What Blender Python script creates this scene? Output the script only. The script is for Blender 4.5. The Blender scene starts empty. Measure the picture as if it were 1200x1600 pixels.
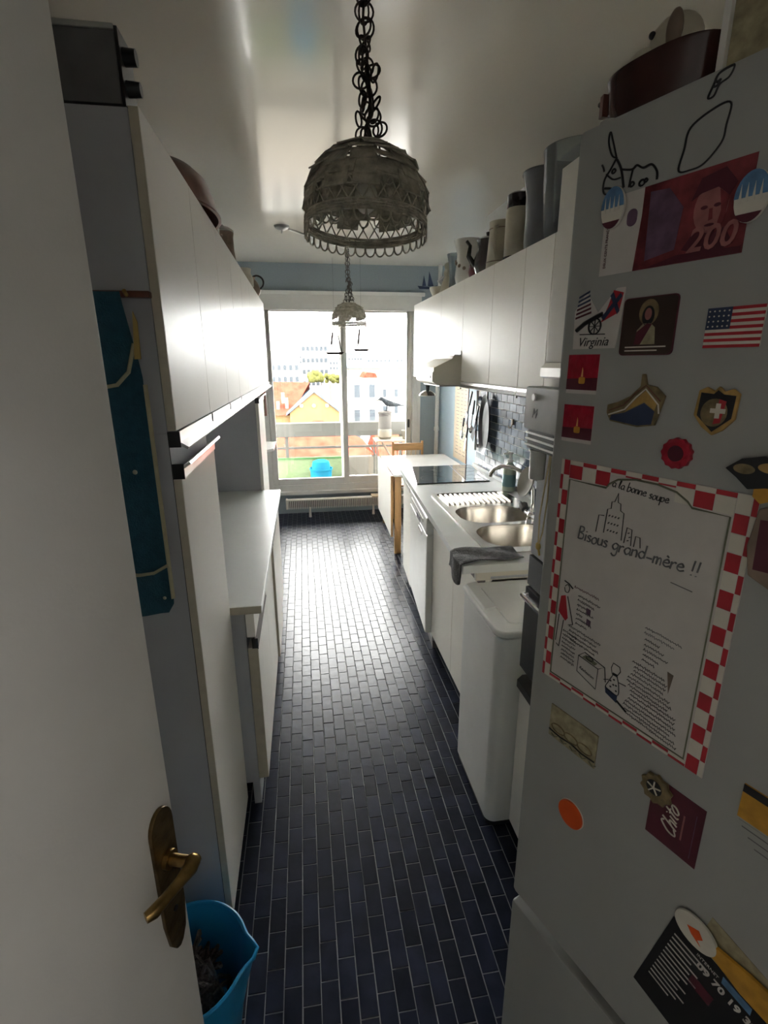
import bpy, bmesh, math, random
from mathutils import Vector, Matrix
random.seed(7)
C = bpy.context.scene.collection
sc = bpy.context.scene
PI = math.pi
R = math.radians

# ------------------------------------------------------------------ camera
F_PX, YAW, PITCH, ROLL, CAM_H = 794.34, 0.15381, 0.28440, -0.0041, 1.62
cam_d = bpy.data.cameras.new('camera'); cam = bpy.data.objects.new('camera', cam_d); C.objects.link(cam)
cam_d.sensor_fit = 'HORIZONTAL'; cam_d.sensor_width = 36; cam_d.lens = 36*F_PX/1200
cam_d.clip_start = .02; cam_d.clip_end = 2000
fw = Vector((math.sin(YAW)*math.cos(PITCH), math.cos(YAW)*math.cos(PITCH), -math.sin(PITCH)))
r0 = Vector((math.cos(YAW), -math.sin(YAW), 0)); u0 = r0.cross(fw)
rr = math.cos(ROLL)*r0+math.sin(ROLL)*u0; uu = -math.sin(ROLL)*r0+math.cos(ROLL)*u0
cam.matrix_world = Matrix(((rr.x, uu.x, -fw.x, 0), (rr.y, uu.y, -fw.y, 0), (rr.z, uu.z, -fw.z, CAM_H), (0, 0, 0, 1)))
sc.camera = cam

# ------------------------------------------------------------------ sky + exposure
w = bpy.data.worlds.new('overcast'); sc.world = w; w.use_nodes = True
bg = w.node_tree.nodes['Background']; bg.inputs[0].default_value = (1, .985, .955, 1); bg.inputs[1].default_value = 1.0
sc.view_settings.view_transform = 'Standard'; sc.view_settings.look = 'None'
sc.view_settings.exposure = 5.1; sc.view_settings.gamma = 1; sc.view_settings.use_curve_mapping = False

sc.cycles.max_bounces = 16; sc.cycles.diffuse_bounces = 12; sc.cycles.glossy_bounces = 6; sc.cycles.transparent_max_bounces = 16

# ------------------------------------------------------------------ materials
M = {}
def mat(name, col, rough=.5, metal=0., var=.06, scale=8, bump=0., bscale=60, coat=0., spec=.5, rnd=0., stretch=None, trans=0., emit=0.):
    m = bpy.data.materials.new(name); m.use_nodes = True
    nt = m.node_tree; b = nt.nodes['Principled BSDF']; L = nt.links.new
    b.inputs['Roughness'].default_value = rough; b.inputs['Metallic'].default_value = metal
    b.inputs['Coat Weight'].default_value = coat; b.inputs['Coat Roughness'].default_value = .08
    b.inputs['Specular IOR Level'].default_value = spec
    tc = nt.nodes.new('ShaderNodeTexCoord'); mp = nt.nodes.new('ShaderNodeMapping'); L(tc.outputs['Object'], mp.inputs[0])
    if rnd:
        oo = nt.nodes.new('ShaderNodeObjectInfo'); ml = nt.nodes.new('ShaderNodeMath'); ml.operation = 'MULTIPLY'; ml.inputs[1].default_value = 40.
        L(oo.outputs['Random'], ml.inputs[0]); cb = nt.nodes.new('ShaderNodeCombineXYZ')
        for q in range(3): L(ml.outputs[0], cb.inputs[q])
        L(cb.outputs[0], mp.inputs['Location'])
    if stretch: mp.inputs['Scale'].default_value = stretch
    n = nt.nodes.new('ShaderNodeTexNoise'); n.inputs['Scale'].default_value = scale; n.inputs['Detail'].default_value = 5
    L(mp.outputs[0], n.inputs['Vector'])
    r = nt.nodes.new('ShaderNodeValToRGB')
    r.color_ramp.elements[0].position = .3; r.color_ramp.elements[1].position = .7
    r.color_ramp.elements[0].color = (*[c*(1-var) for c in col], 1)
    r.color_ramp.elements[1].color = (*[min(1, c*(1+var)) for c in col], 1)
    L(n.outputs['Fac'], r.inputs[0]); out = r.outputs[0]
    if rnd:
        oi = nt.nodes.new('ShaderNodeObjectInfo'); mr = nt.nodes.new('ShaderNodeMapRange')
        mr.inputs['To Min'].default_value = 1-rnd; mr.inputs['To Max'].default_value = 1+rnd
        L(oi.outputs['Random'], mr.inputs['Value'])
        hs = nt.nodes.new('ShaderNodeHueSaturation'); L(mr.outputs[0], hs.inputs['Value']); L(out, hs.inputs['Color']); out = hs.outputs[0]
    L(out, b.inputs['Base Color'])
    if bump:
        n2 = nt.nodes.new('ShaderNodeTexNoise'); n2.inputs['Scale'].default_value = bscale; n2.inputs['Detail'].default_value = 3
        L(mp.outputs[0], n2.inputs['Vector'])
        bp = nt.nodes.new('ShaderNodeBump'); bp.inputs['Strength'].default_value = bump; bp.inputs['Distance'].default_value = .01
        L(n2.outputs['Fac'], bp.inputs['Height']); L(bp.outputs[0], b.inputs['Normal'])
    if trans:
        b.inputs['Transmission Weight'].default_value = trans
    if emit:
        b.inputs['Emission Color'].default_value = (*col, 1); b.inputs['Emission Strength'].default_value = emit
    M[name] = m
    return m
def pane_mat(name, tint, gl=.08, rough=.02, base=None, basew=0.):
    m = bpy.data.materials.new(name); m.use_nodes = True; nt = m.node_tree; L = nt.links.new
    nt.nodes.remove(nt.nodes['Principled BSDF']); o = nt.nodes['Material Output']
    t = nt.nodes.new('ShaderNodeBsdfTransparent'); t.inputs[0].default_value = (*tint, 1)
    g = nt.nodes.new('ShaderNodeBsdfGlossy'); g.inputs['Roughness'].default_value = rough
    fr = nt.nodes.new('ShaderNodeFresnel'); fr.inputs['IOR'].default_value = 1.45
    mx = nt.nodes.new('ShaderNodeMixShader'); L(fr.outputs[0], mx.inputs[0]); L(t.outputs[0], mx.inputs[1]); L(g.outputs[0], mx.inputs[2])
    out = mx.outputs[0]
    if basew:
        d = nt.nodes.new('ShaderNodeBsdfDiffuse'); d.inputs[0].default_value = (*base, 1)
        nz = nt.nodes.new('ShaderNodeTexNoise'); nz.inputs['Scale'].default_value = 40
        mr = nt.nodes.new('ShaderNodeMapRange'); mr.inputs['To Min'].default_value = basew*.7; mr.inputs['To Max'].default_value = min(1, basew*1.3)
        L(nz.outputs['Fac'], mr.inputs['Value'])
        m2 = nt.nodes.new('ShaderNodeMixShader'); L(mr.outputs[0], m2.inputs[0]); L(out, m2.inputs[1]); L(d.outputs[0], m2.inputs[2]); out = m2.outputs[0]
    L(out, o.inputs['Surface']); M[name] = m
    return m

mat('white_door', (.74, .73, .70), .42, var=.03, bump=.03, bscale=240)
mat('laminate', (.87, .845, .785), .36, var=.015, scale=3, bump=.01, bscale=7, spec=.03)
mat('laminate_edge', (.55, .50, .40), .5, var=.08, scale=30)
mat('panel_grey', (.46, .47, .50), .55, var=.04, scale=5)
mat('alu', (.72, .71, .70), .28, .9, var=.05, scale=20)
mat('alu_dark', (.20, .17, .16), .4, .6, var=.1)
mat('black_plastic', (.012, .012, .013), .35, var=.2)
mat('worktop', (.72, .73, .70), .3, var=.04, scale=5)
mat('floor_tile', (.011, .014, .028), .30, var=.45, scale=14, bump=.10, bscale=34, coat=0., spec=.24, rnd=.35)
mat('grout', (.27, .27, .265), .7, var=.15, scale=60)
mat('ceiling_gloss', (.75, .70, .61), .17, var=.03, scale=2, bump=.05, bscale=5, coat=.32, spec=.4, stretch=(1, .35, 1))
mat('blue_paper', (.29, .335, .36), .75, var=.06, scale=120, bump=.06, bscale=300)
mat('light_blue', (.48, .60, .69), .7, var=.04, scale=90)
mat('hall_wall', (.73, .73, .72), .8, var=.04)
mat('pvc', (.62, .60, .56), .4, var=.04)
mat('pipe_white', (.72, .71, .67), .35, var=.04)
mat('wall_tile', (.10, .13, .18), .16, var=.3, scale=12, bump=.12, bscale=16, spec=.2, rnd=.45)
mat('wall_grout', (.70, .71, .70), .7, var=.06, scale=50)
mat('stainless', (.60, .56, .50), .26, 1., var=.08, scale=6, bump=.015, bscale=90)
mat('chrome', (.75, .74, .72), .12, 1., var=.03)
mat('glass_black', (.012, .012, .014), .05, var=.1, coat=.4)
mat('oven_black', (.010, .010, .011), .38, var=.2, spec=.3)
mat('wood', (.50, .29, .12), .45, var=.2, scale=5, stretch=(1, 12, 12), bump=.05)
mat('wood_upright', (.50, .28, .11), .42, var=.18, scale=5, stretch=(14, 14, 1), bump=.04)
mat('wood_pale', (.62, .50, .34), .6, var=.15, scale=5, stretch=(12, 1, 12))
mat('red_brown', (.16, .055, .032), .42, var=.25, scale=9, coat=.2)
mat('brass_dark', (.13, .085, .035), .42, .8, var=.4, scale=50, bump=.1, bscale=90)
mat('enamel_brown', (.045, .016, .014), .25, var=.3, scale=20)
mat('note_red', (.20, .030, .036), .6, var=.3, scale=60)
mat('brass', (.34, .22, .08), .35, 1., var=.35, scale=40, bump=.1, bscale=90)
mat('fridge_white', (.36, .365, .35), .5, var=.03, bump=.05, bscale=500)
mat('marker_black', (.012, .012, .014), .4, var=.1)
mat('red', (.42, .018, .030), .45, var=.12, scale=40)
mat('wine', (.095, .014, .026), .5, var=.18, scale=40)
mat('cream', (.66, .63, .55), .6, var=.06, scale=30)
mat('paper_white', (.58, .55, .52), .55, var=.04, scale=30)
mat('olive', (.16, .17, .11), .5, var=.15, scale=60)
mat('navy', (.03, .045, .10), .5, var=.2, scale=50)
mat('gold', (.40, .25, .07), .4, var=.3, scale=60)
mat('khaki', (.20, .15, .07), .5, var=.4, scale=90)
mat('sepia', (.33, .29, .18), .6, var=.35, scale=70)
mat('skin_note', (.34, .13, .12), .6, var=.2, scale=60)
mat('note_violet', (.13, .07, .12), .6, var=.4, scale=50)
mat('flame', (.75, .42, .16), .5, var=.1)
mat('orange', (.75, .10, .015), .4, var=.1)
mat('mustard', (.55, .28, .03), .5, var=.2, scale=60)
mat('sky_blue', (.10, .22, .40), .5, var=.25, scale=80)
mat('wax', (.36, .012, .03), .28, var=.25, scale=60, bump=.3, bscale=90)
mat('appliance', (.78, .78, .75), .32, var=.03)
mat('appliance_shade', (.50, .51, .49), .45, var=.04)
mat('hood_cream', (.66, .62, .52), .4, var=.04)
mat('towel', (.12, .115, .115), .9, var=.35, scale=60, bump=.6, bscale=220)
mat('apron_blue', (.022, .085, .128), .9, var=.15, scale=60, bump=.3, bscale=260)
mat('apron_band', (.46, .42, .28), .9, var=.1)
mat('apron_yellow', (.50, .36, .12), .8, var=.15)
mat('bucket_blue', (.02, .30, .62), .3, var=.06)
mat('mop', (.10, .085, .08), .95, var=.5, scale=60, bump=.6, bscale=160)
mat('wicker', (.42, .39, .32), .75, var=.3, scale=40, bump=.4, bscale=120)
mat('wicker_dark', (.055, .04, .032), .6, var=.3, scale=40)
mat('bulb', (.70, .68, .62), .2, var=.03)
mat('grey_metal', (.16, .16, .165), .45, .3, var=.15, scale=14)
mat('grey_enamel', (.38, .38, .36), .4, var=.1, scale=14)
mat('copper', (.18, .072, .052), .4, .15, var=.2, scale=9, coat=.2)
mat('stoneware', (.50, .46, .37), .45, var=.12, scale=16)
mat('stone_brown', (.22, .16, .12), .5, var=.4, scale=18)
mat('ceramic_white', (.74, .73, .70), .2, var=.03)
mat('ceramic_dark', (.028, .022, .026), .15, var=.2, coat=.5)
mat('ceramic_grey', (.17, .18, .20), .2, var=.15, coat=.4)
mat('pewter', (.42, .41, .39), .3, .7, var=.12)
mat('frame_red', (.30, .12, .08), .4, var=.15)
mat('soap_green', (.46, .54, .42), .3, var=.06)
mat('label_teal', (.20, .36, .38), .4, var=.2)
mat('poster', (.74, .60, .42), .7, var=.06)
mat('rope', (.58, .48, .28), .9, var=.15)
mat('radiator', (.74, .69, .61), .45, var=.05)
mat('concrete', (.33, .32, .30), .85, var=.12, scale=6, bump=.1, spec=0.)
mat('rail_paint', (.070, .068, .060), .5, var=.06, spec=0.)
mat('mesh_green', (.05, .10, .04), .8, var=.15, scale=30, spec=0.)
mat('tub_blue', (.012, .105, .165), .35, var=.06, spec=0.)
mat('ornament_dark', (.035, .026, .018), .8, spec=0.)
mat('jar_grey', (.055, .050, .045), .8, var=.2, scale=12, spec=0.)
mat('jar_cream', (.10, .092, .075), .8, var=.15, scale=12, spec=0.)
mat('balcony_wood', (.12, .10, .075), .8, var=.2, spec=0.)
mat('balcony_white', (.16, .155, .145), .8, var=.08, spec=0.)
mat('umber', (.040, .022, .016), .45, var=.2)
mat('crow', (.02, .022, .024), .5, var=.3, scale=30, spec=0.)
mat('pot_grey', (.22, .20, .18), .7, var=.2, spec=0.)
mat('terracotta', (.36, .17, .10), .8, var=.15, spec=0.)
mat('fill_glow', (1, .985, .97), .4, var=.01, emit=1.35)  # emission of the added hallway fill globe
mat('roof_red', (.105, .025, .016), .8, var=.3, scale=1.2, spec=0.)
mat('facade_yellow', (.105, .070, .033), .85, var=.06, scale=1, spec=0.)
mat('facade_white', (.26, .255, .245), .85, var=.05, scale=1, spec=0.)
mat('facade_cream', (.12, .11, .092), .85, var=.06, scale=1, spec=0.)
mat('slate', (.05, .06, .075), .7, var=.2, scale=1, spec=0.)
mat('win_dark', (.035, .04, .045), .2, var=.2, spec=0.)
mat('asphalt', (.12, .12, .12), .9, var=.2, scale=.1, spec=0.)
mat('leaf_city', (.055, .055, .018), .9, var=.4, scale=1, spec=0.)
mat('trunk', (.10, .07, .05), .9)
pane_mat('window_glass', (.97, .98, .98))
pane_mat('clear_glass', (.80, .84, .86), base=(.4, .43, .44), basew=.25)
pane_mat('tub_glass', (.7, .8, .8), base=(.3, .33, .3), basew=.3)
pane_mat('green_mesh_panel', (.80, .90, .78), base=(.15, .19, .10), basew=.75)

# ------------------------------------------------------------------ mesh builder
class MB:
    def __init__(s): s.v = []; s.f = []; s.m = []; s.cur = 0
    def add(s, vs, fs):
        o = len(s.v); s.v += [tuple(p) for p in vs]
        for f in fs: s.f.append([o+i for i in f]); s.m.append(s.cur)
        return s
    def box(s, x0, x1, y0, y1, z0, z1):
        return s.add([(x0, y0, z0), (x1, y0, z0), (x1, y1, z0), (x0, y1, z0), (x0, y0, z1), (x1, y0, z1), (x1, y1, z1), (x0, y1, z1)],
                     [(3, 2, 1, 0), (4, 5, 6, 7), (0, 1, 5, 4), (1, 2, 6, 5), (2, 3, 7, 6), (3, 0, 4, 7)])
    def prism(s, poly, a, b, axis='z'):
        # poly: 2d list (ccw seen from +axis); axis z:(x,y) y:(x,z) x:(y,z)
        def P(p, t):
            return {'z': (p[0], p[1], t), 'y': (p[0], t, p[1]), 'x': (t, p[0], p[1])}[axis]
        n = len(poly); vs = [P(p, a) for p in poly]+[P(p, b) for p in poly]
        fs = [tuple(range(n-1, -1, -1)), tuple(range(n, 2*n))]+[(i, (i+1) % n, n+(i+1) % n, n+i) for i in range(n)]
        return s.add(vs, fs)
    def cyl(s, p0, p1, r0, r1=None, n=16, cap=True):
        r1 = r0 if r1 is None else r1
        p0 = Vector(p0); p1 = Vector(p1); d = (p1-p0).normalized()
        a = d.orthogonal().normalized(); b = d.cross(a)
        vs = []
        for p, r in ((p0, r0), (p1, r1)):
            for i in range(n):
                t = 2*PI*i/n; vs.append(p+a*(r*math.cos(t))+b*(r*math.sin(t)))
        fs = [(i, (i+1) % n, n+(i+1) % n, n+i) for i in range(n)]
        if cap: fs += [tuple(range(n-1, -1, -1)), tuple(range(n, 2*n))]
        return s.add(vs, fs)
    def tube(s, pts, r, n=8, closed=False, flat=1.):
        pts = [Vector(p) for p in pts]; N = len(pts); vs = []; prev = None
        for i, p in enumerate(pts):
            if closed: d = pts[(i+1) % N]-pts[i-1]
            else: d = pts[min(i+1, N-1)]-pts[max(i-1, 0)]
            d.normalize()
            a = d.orthogonal().normalized() if prev is None else (prev-d*prev.dot(d)).normalized()
            prev = a; b = d.cross(a); ri = r[i] if isinstance(r, (list, tuple)) else r
            for k in range(n):
                t = 2*PI*k/n; vs.append(p+a*(ri*math.cos(t))+b*(ri*flat*math.sin(t)))
        fs = []
        for i in range(N if closed else N-1):
            j = (i+1) % N
            for k in range(n): fs.append((i*n+k, i*n+(k+1) % n, j*n+(k+1) % n, j*n+k))
        if not closed: fs += [tuple(range(n-1, -1, -1)), tuple(range((N-1)*n, N*n))]
        return s.add(vs, fs)
    def lathe(s, prof, c=(0, 0, 0), n=24, cap=False):
        vs = []; fs = []; N = len(prof)
        for r, z in prof:
            for i in range(n):
                t = 2*PI*i/n; vs.append((c[0]+r*math.cos(t), c[1]+r*math.sin(t), c[2]+z))
        for j in range(N-1):
            for i in range(n): fs.append((j*n+i, j*n+(i+1) % n, (j+1)*n+(i+1) % n, (j+1)*n+i))
        if cap: fs += [tuple(range(n-1, -1, -1)), tuple(range((N-1)*n, N*n))]
        return s.add(vs, fs)
    def ball(s, c, r, n=14, m=9):
        rx, ry, rz = r if isinstance(r, (tuple, list)) else (r, r, r); vs = []; fs = []
        for j in range(m+1):
            p = PI*j/m
            for i in range(n):
                t = 2*PI*i/n; vs.append((c[0]+rx*math.sin(p)*math.cos(t), c[1]+ry*math.sin(p)*math.sin(t), c[2]-rz*math.cos(p)))
        for j in range(m):
            for i in range(n): fs.append((j*n+i, j*n+(i+1) % n, (j+1)*n+(i+1) % n, (j+1)*n+i))
        return s.add(vs, fs)
    def ring(s, c, rad, r, ax=(0, 0, 1), n=24, k=8, sq=1.):
        c = Vector(c); ax = Vector(ax).normalized(); a = ax.orthogonal().normalized(); b = ax.cross(a)
        return s.tube([c+a*rad*math.cos(2*PI*i/n)+b*rad*sq*math.sin(2*PI*i/n) for i in range(n)], r, k, True)
    def build(s, name, m, parent=None, bev=0., smooth=35, seg=2):
        me = bpy.data.meshes.new(name); me.from_pydata(s.v, [], s.f)
        bm = bmesh.new(); bm.from_mesh(me)
        for f, mi in zip(bm.faces, s.m): f.material_index = mi
        bmesh.ops.remove_doubles(bm, verts=bm.verts, dist=1e-6)
        if bev:
            es = [e for e in bm.edges if len(e.link_faces) == 2 and e.calc_face_angle(0) > R(30)]
            bmesh.ops.bevel(bm, geom=es, offset=bev, segments=seg, affect='EDGES', profile=.5, clamp_overlap=True)
        bmesh.ops.recalc_face_normals(bm, faces=bm.faces)
        bm.to_mesh(me); bm.free()
        for mm in (m if isinstance(m, (list, tuple)) else [m]): me.materials.append(M[mm] if isinstance(mm, str) else mm)
        if smooth:
            me.polygons.foreach_set('use_smooth', [True]*len(me.polygons)); me.set_sharp_from_angle(angle=R(smooth))
        o = bpy.data.objects.new(name, me); C.objects.link(o)
        if parent is not None: o.parent = parent
        if bev:
            wnm = o.modifiers.new('even_normals', 'WEIGHTED_NORMAL'); wnm.weight = 90; wnm.keep_sharp = True
        return o
def tag(o, label=None, cat=None, group=None, kind=None):
    if label: o['label'] = label
    if cat: o['category'] = cat
    if group: o['group'] = group
    if kind: o['kind'] = kind
    return o
def thing(name, label, cat, loc=(0, 0, 0), rz=0, group=None, kind=None):
    o = bpy.data.objects.new(name, None); o.empty_display_size = .05; C.objects.link(o)
    o.location = loc; o.rotation_euler = (0, 0, rz)
    return tag(o, label, cat, group, kind)
def struct(o): o['kind'] = 'structure'; return o
def box(name, m, b, parent=None, bev=0.): return MB().box(*b).build(name, m, parent, bev)
def copy_tree(o, parent=None):
    c = o.copy(); C.objects.link(c); c.parent = parent
    for ch in list(o.children): copy_tree(ch, c)
    return c
def plate(outer, holes, z0, z1):
    # flat slab with holes (2d loops) between z0 and z1
    bm = bmesh.new(); loops = [outer]+holes
    for lp in loops:
        vs = [bm.verts.new((x, y, z1)) for x, y in lp]
        for i in range(len(vs)): bm.edges.new((vs[i-1], vs[i]))
    bmesh.ops.triangle_fill(bm, use_beauty=True, use_dissolve=False, edges=bm.edges[:])
    g = bmesh.ops.extrude_face_region(bm, geom=bm.faces[:])
    for v in [e for e in g['geom'] if isinstance(e, bmesh.types.BMVert)]: v.co.z = z0
    bmesh.ops.recalc_face_normals(bm, faces=bm.faces)
    bm.verts.ensure_lookup_table(); bm.verts.index_update()
    mb = MB(); mb.add([v.co[:] for v in bm.verts], [[v.index for v in f.verts] for f in bm.faces]); bm.free()
    return mb
def rrect(x0, x1, y0, y1, r, n=5):
    out = []
    for cx, cy, a in ((x1-r, y1-r, 0), (x0+r, y1-r, 90), (x0+r, y0+r, 180), (x1-r, y0+r, 270)):
        for i in range(n+1):
            t = R(a+90*i/n); out.append((cx+r*math.cos(t), cy+r*math.sin(t)))
    return out
def ellipse(cx, cy, rx, ry, n=24): return [(cx+rx*math.cos(2*PI*i/n), cy+ry*math.sin(2*PI*i/n)) for i in range(n)]
def text_mesh(txt, size, shear=0., bold=0.):
    cu = bpy.data.curves.new('lettering', 'FONT'); cu.body = txt; cu.size = size; cu.extrude = .0002; cu.shear = shear; cu.offset = bold
    cu.align_x = 'CENTER'; cu.align_y = 'CENTER'; cu.resolution_u = 3
    t = bpy.data.objects.new('lettering', cu); C.objects.link(t)
    me = bpy.data.meshes.new_from_object(t.evaluated_get(bpy.context.evaluated_depsgraph_get()))
    bpy.data.objects.remove(t); bpy.data.curves.remove(cu)
    return me
def lettering(name, txt, size, m, loc, rot=(PI/2, 0, 0), parent=None, shear=0., bold=0.):
    me = text_mesh(txt, size, shear, bold); me.materials.append(M[m])
    o = bpy.data.objects.new(name, me); C.objects.link(o); o.location = loc; o.rotation_euler = rot
    if parent is not None: o.parent = parent
    return o

# ================================================================== SETTING
WL, WR, WRT, YB, CEIL, YN = -.86, 1.50, 1.30, 5.60, 2.58, -1.60
fl = struct(box('floor', 'grout', (WL-.1, WR+.1, YN-.1, YB, -.10, -.0025)))
# tile pitch .0491 x .0994, running bond lengthwise
PX, PYY, X0, Y0 = .0490, .0994, -.3690, 1.286
tm = MB()
def tile_geo(mb, cx, cy, tx=0., ty=0., sx=.0464, sy=.0968, h=.008, c=.0016):
    a, b = sx/2, sy/2; vs = []
    for (p, q, z) in ((a, b, -h), (a, b, -c), (a-c, b-c, 0)):
        for i, j in ((-1, -1), (1, -1), (1, 1), (-1, 1)): vs.append((cx+i*p, cy+j*q, z+tx*i*p+ty*j*q))
    fs = [(8, 9, 10, 11)]
    for k in (0, 4):
        for i in range(4): fs.append((k+i, k+(i+1) % 4, k+4+(i+1) % 4, k+4+i))
    mb.add(vs, fs)
tile_geo(tm, 0, 0); tproto = tm.build('tile', 'floor_tile', fl, smooth=0); bpy.data.objects.remove(tproto); tmesh = bpy.data.meshes['tile']
cells = []
for i in range(-11, 38):
    for j in range(-30, 45):
        x = X0+(i+.5)*PX; y = Y0+(j+.5+(0 if i % 2 else .5))*PYY
        if WL+.02 < x < WR-.02 and YN+.05 < y < YB+.01: cells.append((x, y))
def seen(c):
    x, y = c
    if y < .60 or x < -.27: return False
    if y < 1.35: return x < .40+max(0, (y-.75))*.45
    if y < 1.75: return x < .60
    return x < .70
vis = sorted([c for c in cells if seen(c)], key=lambda c: c[1])
near = set(vis[:300])
for x, y in vis[:300]:
    o = bpy.data.objects.new('tile', tmesh); C.objects.link(o); o.parent = fl
    o.location = (x+random.uniform(-.0006, .0006), y, random.uniform(-.0005, .0004)); o.rotation_euler = (random.gauss(0, .004), random.gauss(0, .004), random.gauss(0, .003))
rest = MB()
for c in cells:
    if c in near: continue
    tile_geo(rest, c[0], c[1], random.gauss(0, .004), random.gauss(0, .004))
tag(rest.build('tile_field', 'floor_tile', fl, smooth=0), kind='stuff')

struct(box('ceiling', 'ceiling_gloss', (WL-.1, WR+.1, YN-.1, YB+.12, CEIL, CEIL+.12)))
struct(box('wall_left', 'hall_wall', (WL-.1, WL, YN-.1, YB, 0, CEIL)))
struct(box('wall_right', 'light_blue', (WR, WR+.1, 3.74, YB+.12, 0, CEIL)))
struct(box('wall_hall_end', 'hall_wall', (WL, WR, YN-.1, YN, 0, CEIL)))
struct(box('wall_right_near', 'hall_wall', (WRT, WR+.1, YN-.1, 3.74, 0, CEIL)))
# entry wall with the doorway the photo is taken through
we = struct(MB().box(WL, -.53, -.30, -.22, 0, CEIL).box(.42, WRT, -.30, -.22, 0, CEIL).box(-.53, .42, -.30, -.22, 2.08, CEIL).build('wall_entry', 'hall_wall'))
# window wall: lintel, jambs, parapet under the sill
struct(MB().box(WL-.1, -.42, YB, YB+.12, 0, CEIL).box(1.235, WR, YB, YB+.12, 0, CEIL).box(-.42, 1.235, YB, YB+.12, 2.29, CEIL).box(-.42, 1.235, YB, YB+.12, 0, .25).build('wall_window', 'blue_paper'))
# tiled wall over the worktop
wt = struct(MB().box(WRT-.012, WRT-.002, 1.75, 3.72, .86, 1.50).build('wall_backsplash', 'wall_grout'))
bt = MB(); tile_geo(bt, 0, 0, sx=.0965, sy=.0465, h=.006, c=.0016); p = bt.build('tile', 'wall_tile', wt, smooth=0); btm = p.data; bpy.data.objects.remove(p)
for r in range(12):
    for k in range(19):
        y = 1.80+k*.0995+(r % 2)*.0497; z = .905+r*.0497
        if y > 3.675: continue
        o = bpy.data.objects.new('tile', btm); C.objects.link(o); o.parent = wt
        o.location = (WRT-.0165, y, z); pass
        o.rotation_mode = 'QUATERNION'
        o.rotation_quaternion = (Matrix(((0, 0, -1), (-1, 0, 0), (0, 1, 0))).to_quaternion() @ Matrix.Rotation(random.gauss(0, .012), 3, 'X').to_quaternion() @ Matrix.Rotation(random.gauss(0, .012), 3, 'Y').to_quaternion())
        # local x->world -y, local y->world z, local z-> world -x
struct(box('trim_1', 'wall_grout', (WRT-.03, WRT-.002, 1.78, 3.73, .852, .882), bev=.004))

# window: sliding aluminium sashes
wn = thing('window_1', 'sliding balcony window with grey frame and two panes', None, (0, YB, 0), kind='structure')
MB().box(-.42, -.36, -.02, .09, .25, 2.29).box(1.185, 1.235, -.02, .09, .25, 2.29).box(-.36, 1.185, -.02, .09, .25, .325).box(-.36, 1.185, -.02, .09, 2.20, 2.29).build('outer_frame', 'pvc', wn, .004)
box('shutter_box', 'pvc', (-.42, 1.235, -.05, -.02, 2.14, 2.29), wn, .006)
box('shutter_box_rail', 'pipe_white', (-.60, 1.30, -.06, -.02, 2.285, 2.32), wn, .004)
for x0, x1, y0 in ((-.36, .475, .0), (.40, 1.185, .04)):
    sash = MB().box(x0, x0+.055, y0, y0+.035, .325, 2.20).box(x1-.055, x1, y0, y0+.035, .325, 2.20).box(x0+.055, x1-.055, y0, y0+.035, .325, .395).box(x0+.055, x1-.055, y0, y0+.035, 2.13, 2.20).build('sash', 'pvc', wn, .003)
    MB().box(x0+.05, x1-.05, y0+.014, y0+.020, .39, 2.14).build('pane', 'window_glass', sash)
MB().box(.425, .45, -.018, .0, .93, 1.07).build('sash_handle', 'pvc', wn, .004)
MB().box(1.145, 1.165, .022, .04, .93, 1.02).build('latch', 'black_plastic', wn, .003)
struct(box('trim_2', 'pvc', (-.42, 1.235, YB-.07, YB-.0, .225, .262), bev=.006))
struct(MB().cyl((1.455, YB-.06, 0), (1.455, YB-.06, CEIL), .022, n=16).cyl((1.455, YB-.06, .9), (1.455, YB-.06, .94), .030, n=16).cyl((1.455, YB-.06, 2.12), (1.455, YB-.06, 2.16), .030, n=16).build('trim_3', 'pipe_white'))
struct(MB().box(1.235, 1.275, YB-.02, YB, .25, 2.29).build('trim_4', 'pvc', bev=.004))

# unseen globe added in the hallway to light the door side
hl_ = thing('hall_fill_light', 'unseen white fill globe added in the hallway to light the door side', 'lamp', (.88, -.85, CEIL))
MB().lathe([(0, 0), (.06, 0), (.06, -.03), (.045, -.035)], n=24).build('mount', 'pipe_white', hl_)
MB().ball((0, 0, -.13), (.10, .10, .095), 24, 14).build('globe', 'fill_glow', hl_)

# ------------------------------------------------------------------ the open door
E = Vector((-.195, .568)); DA = R(21.5); dvec = Vector((math.sin(DA), math.cos(DA)))
hg = E-dvec*.80
dr = thing('door_1', 'white painted room door standing open with antique brass lever handle', None, (hg.x, hg.y, 0), math.atan2(dvec.y, dvec.x), kind='structure')
box('door_leaf', 'white_door', (0, .80, 0, .04, .008, 2.05), dr, .002)
pz0, pz1, pc = .855, 1.088, .772
prof = [(pc+.021*math.cos(t), pz1-.028+.028*math.sin(t)) for t in [R(a) for a in range(0, 181, 15)]]
prof += [(pc-.021, pz0+.06), (pc-.016, pz0+.02), (pc-.007, pz0+.004), (pc, pz0), (pc+.007, pz0+.004), (pc+.016, pz0+.02), (pc+.021, pz0+.06)]
hp = MB().prism(prof, -.006, 0, 'y').build('back_plate', 'brass_dark', dr, .0018)
hl = MB()
hl.cyl((pc, -.004, 1.010), (pc, -.012, 1.010), .0125, n=20).cyl((pc, -.010, 1.010), (pc, -.040, 1.013), .0075, n=16)
hl.ball((pc, -.042, 1.014), .010)
hl.tube([(pc+.006, -.042, 1.014), (pc-.008, -.044, 1.014), (pc-.028, -.043, 1.016), (pc-.05, -.040, 1.018), (pc-.068, -.037, 1.019), (pc-.076, -.032, 1.019)], [.0085, .0095, .0070, .0066, .0078, .0060], 12)
hl.build('lever', 'brass', dr, smooth=60)
MB().cyl((pc, -.0075, .925), (pc, -.004, .925), .004).build('keyhole', 'black_plastic', hp)
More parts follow.
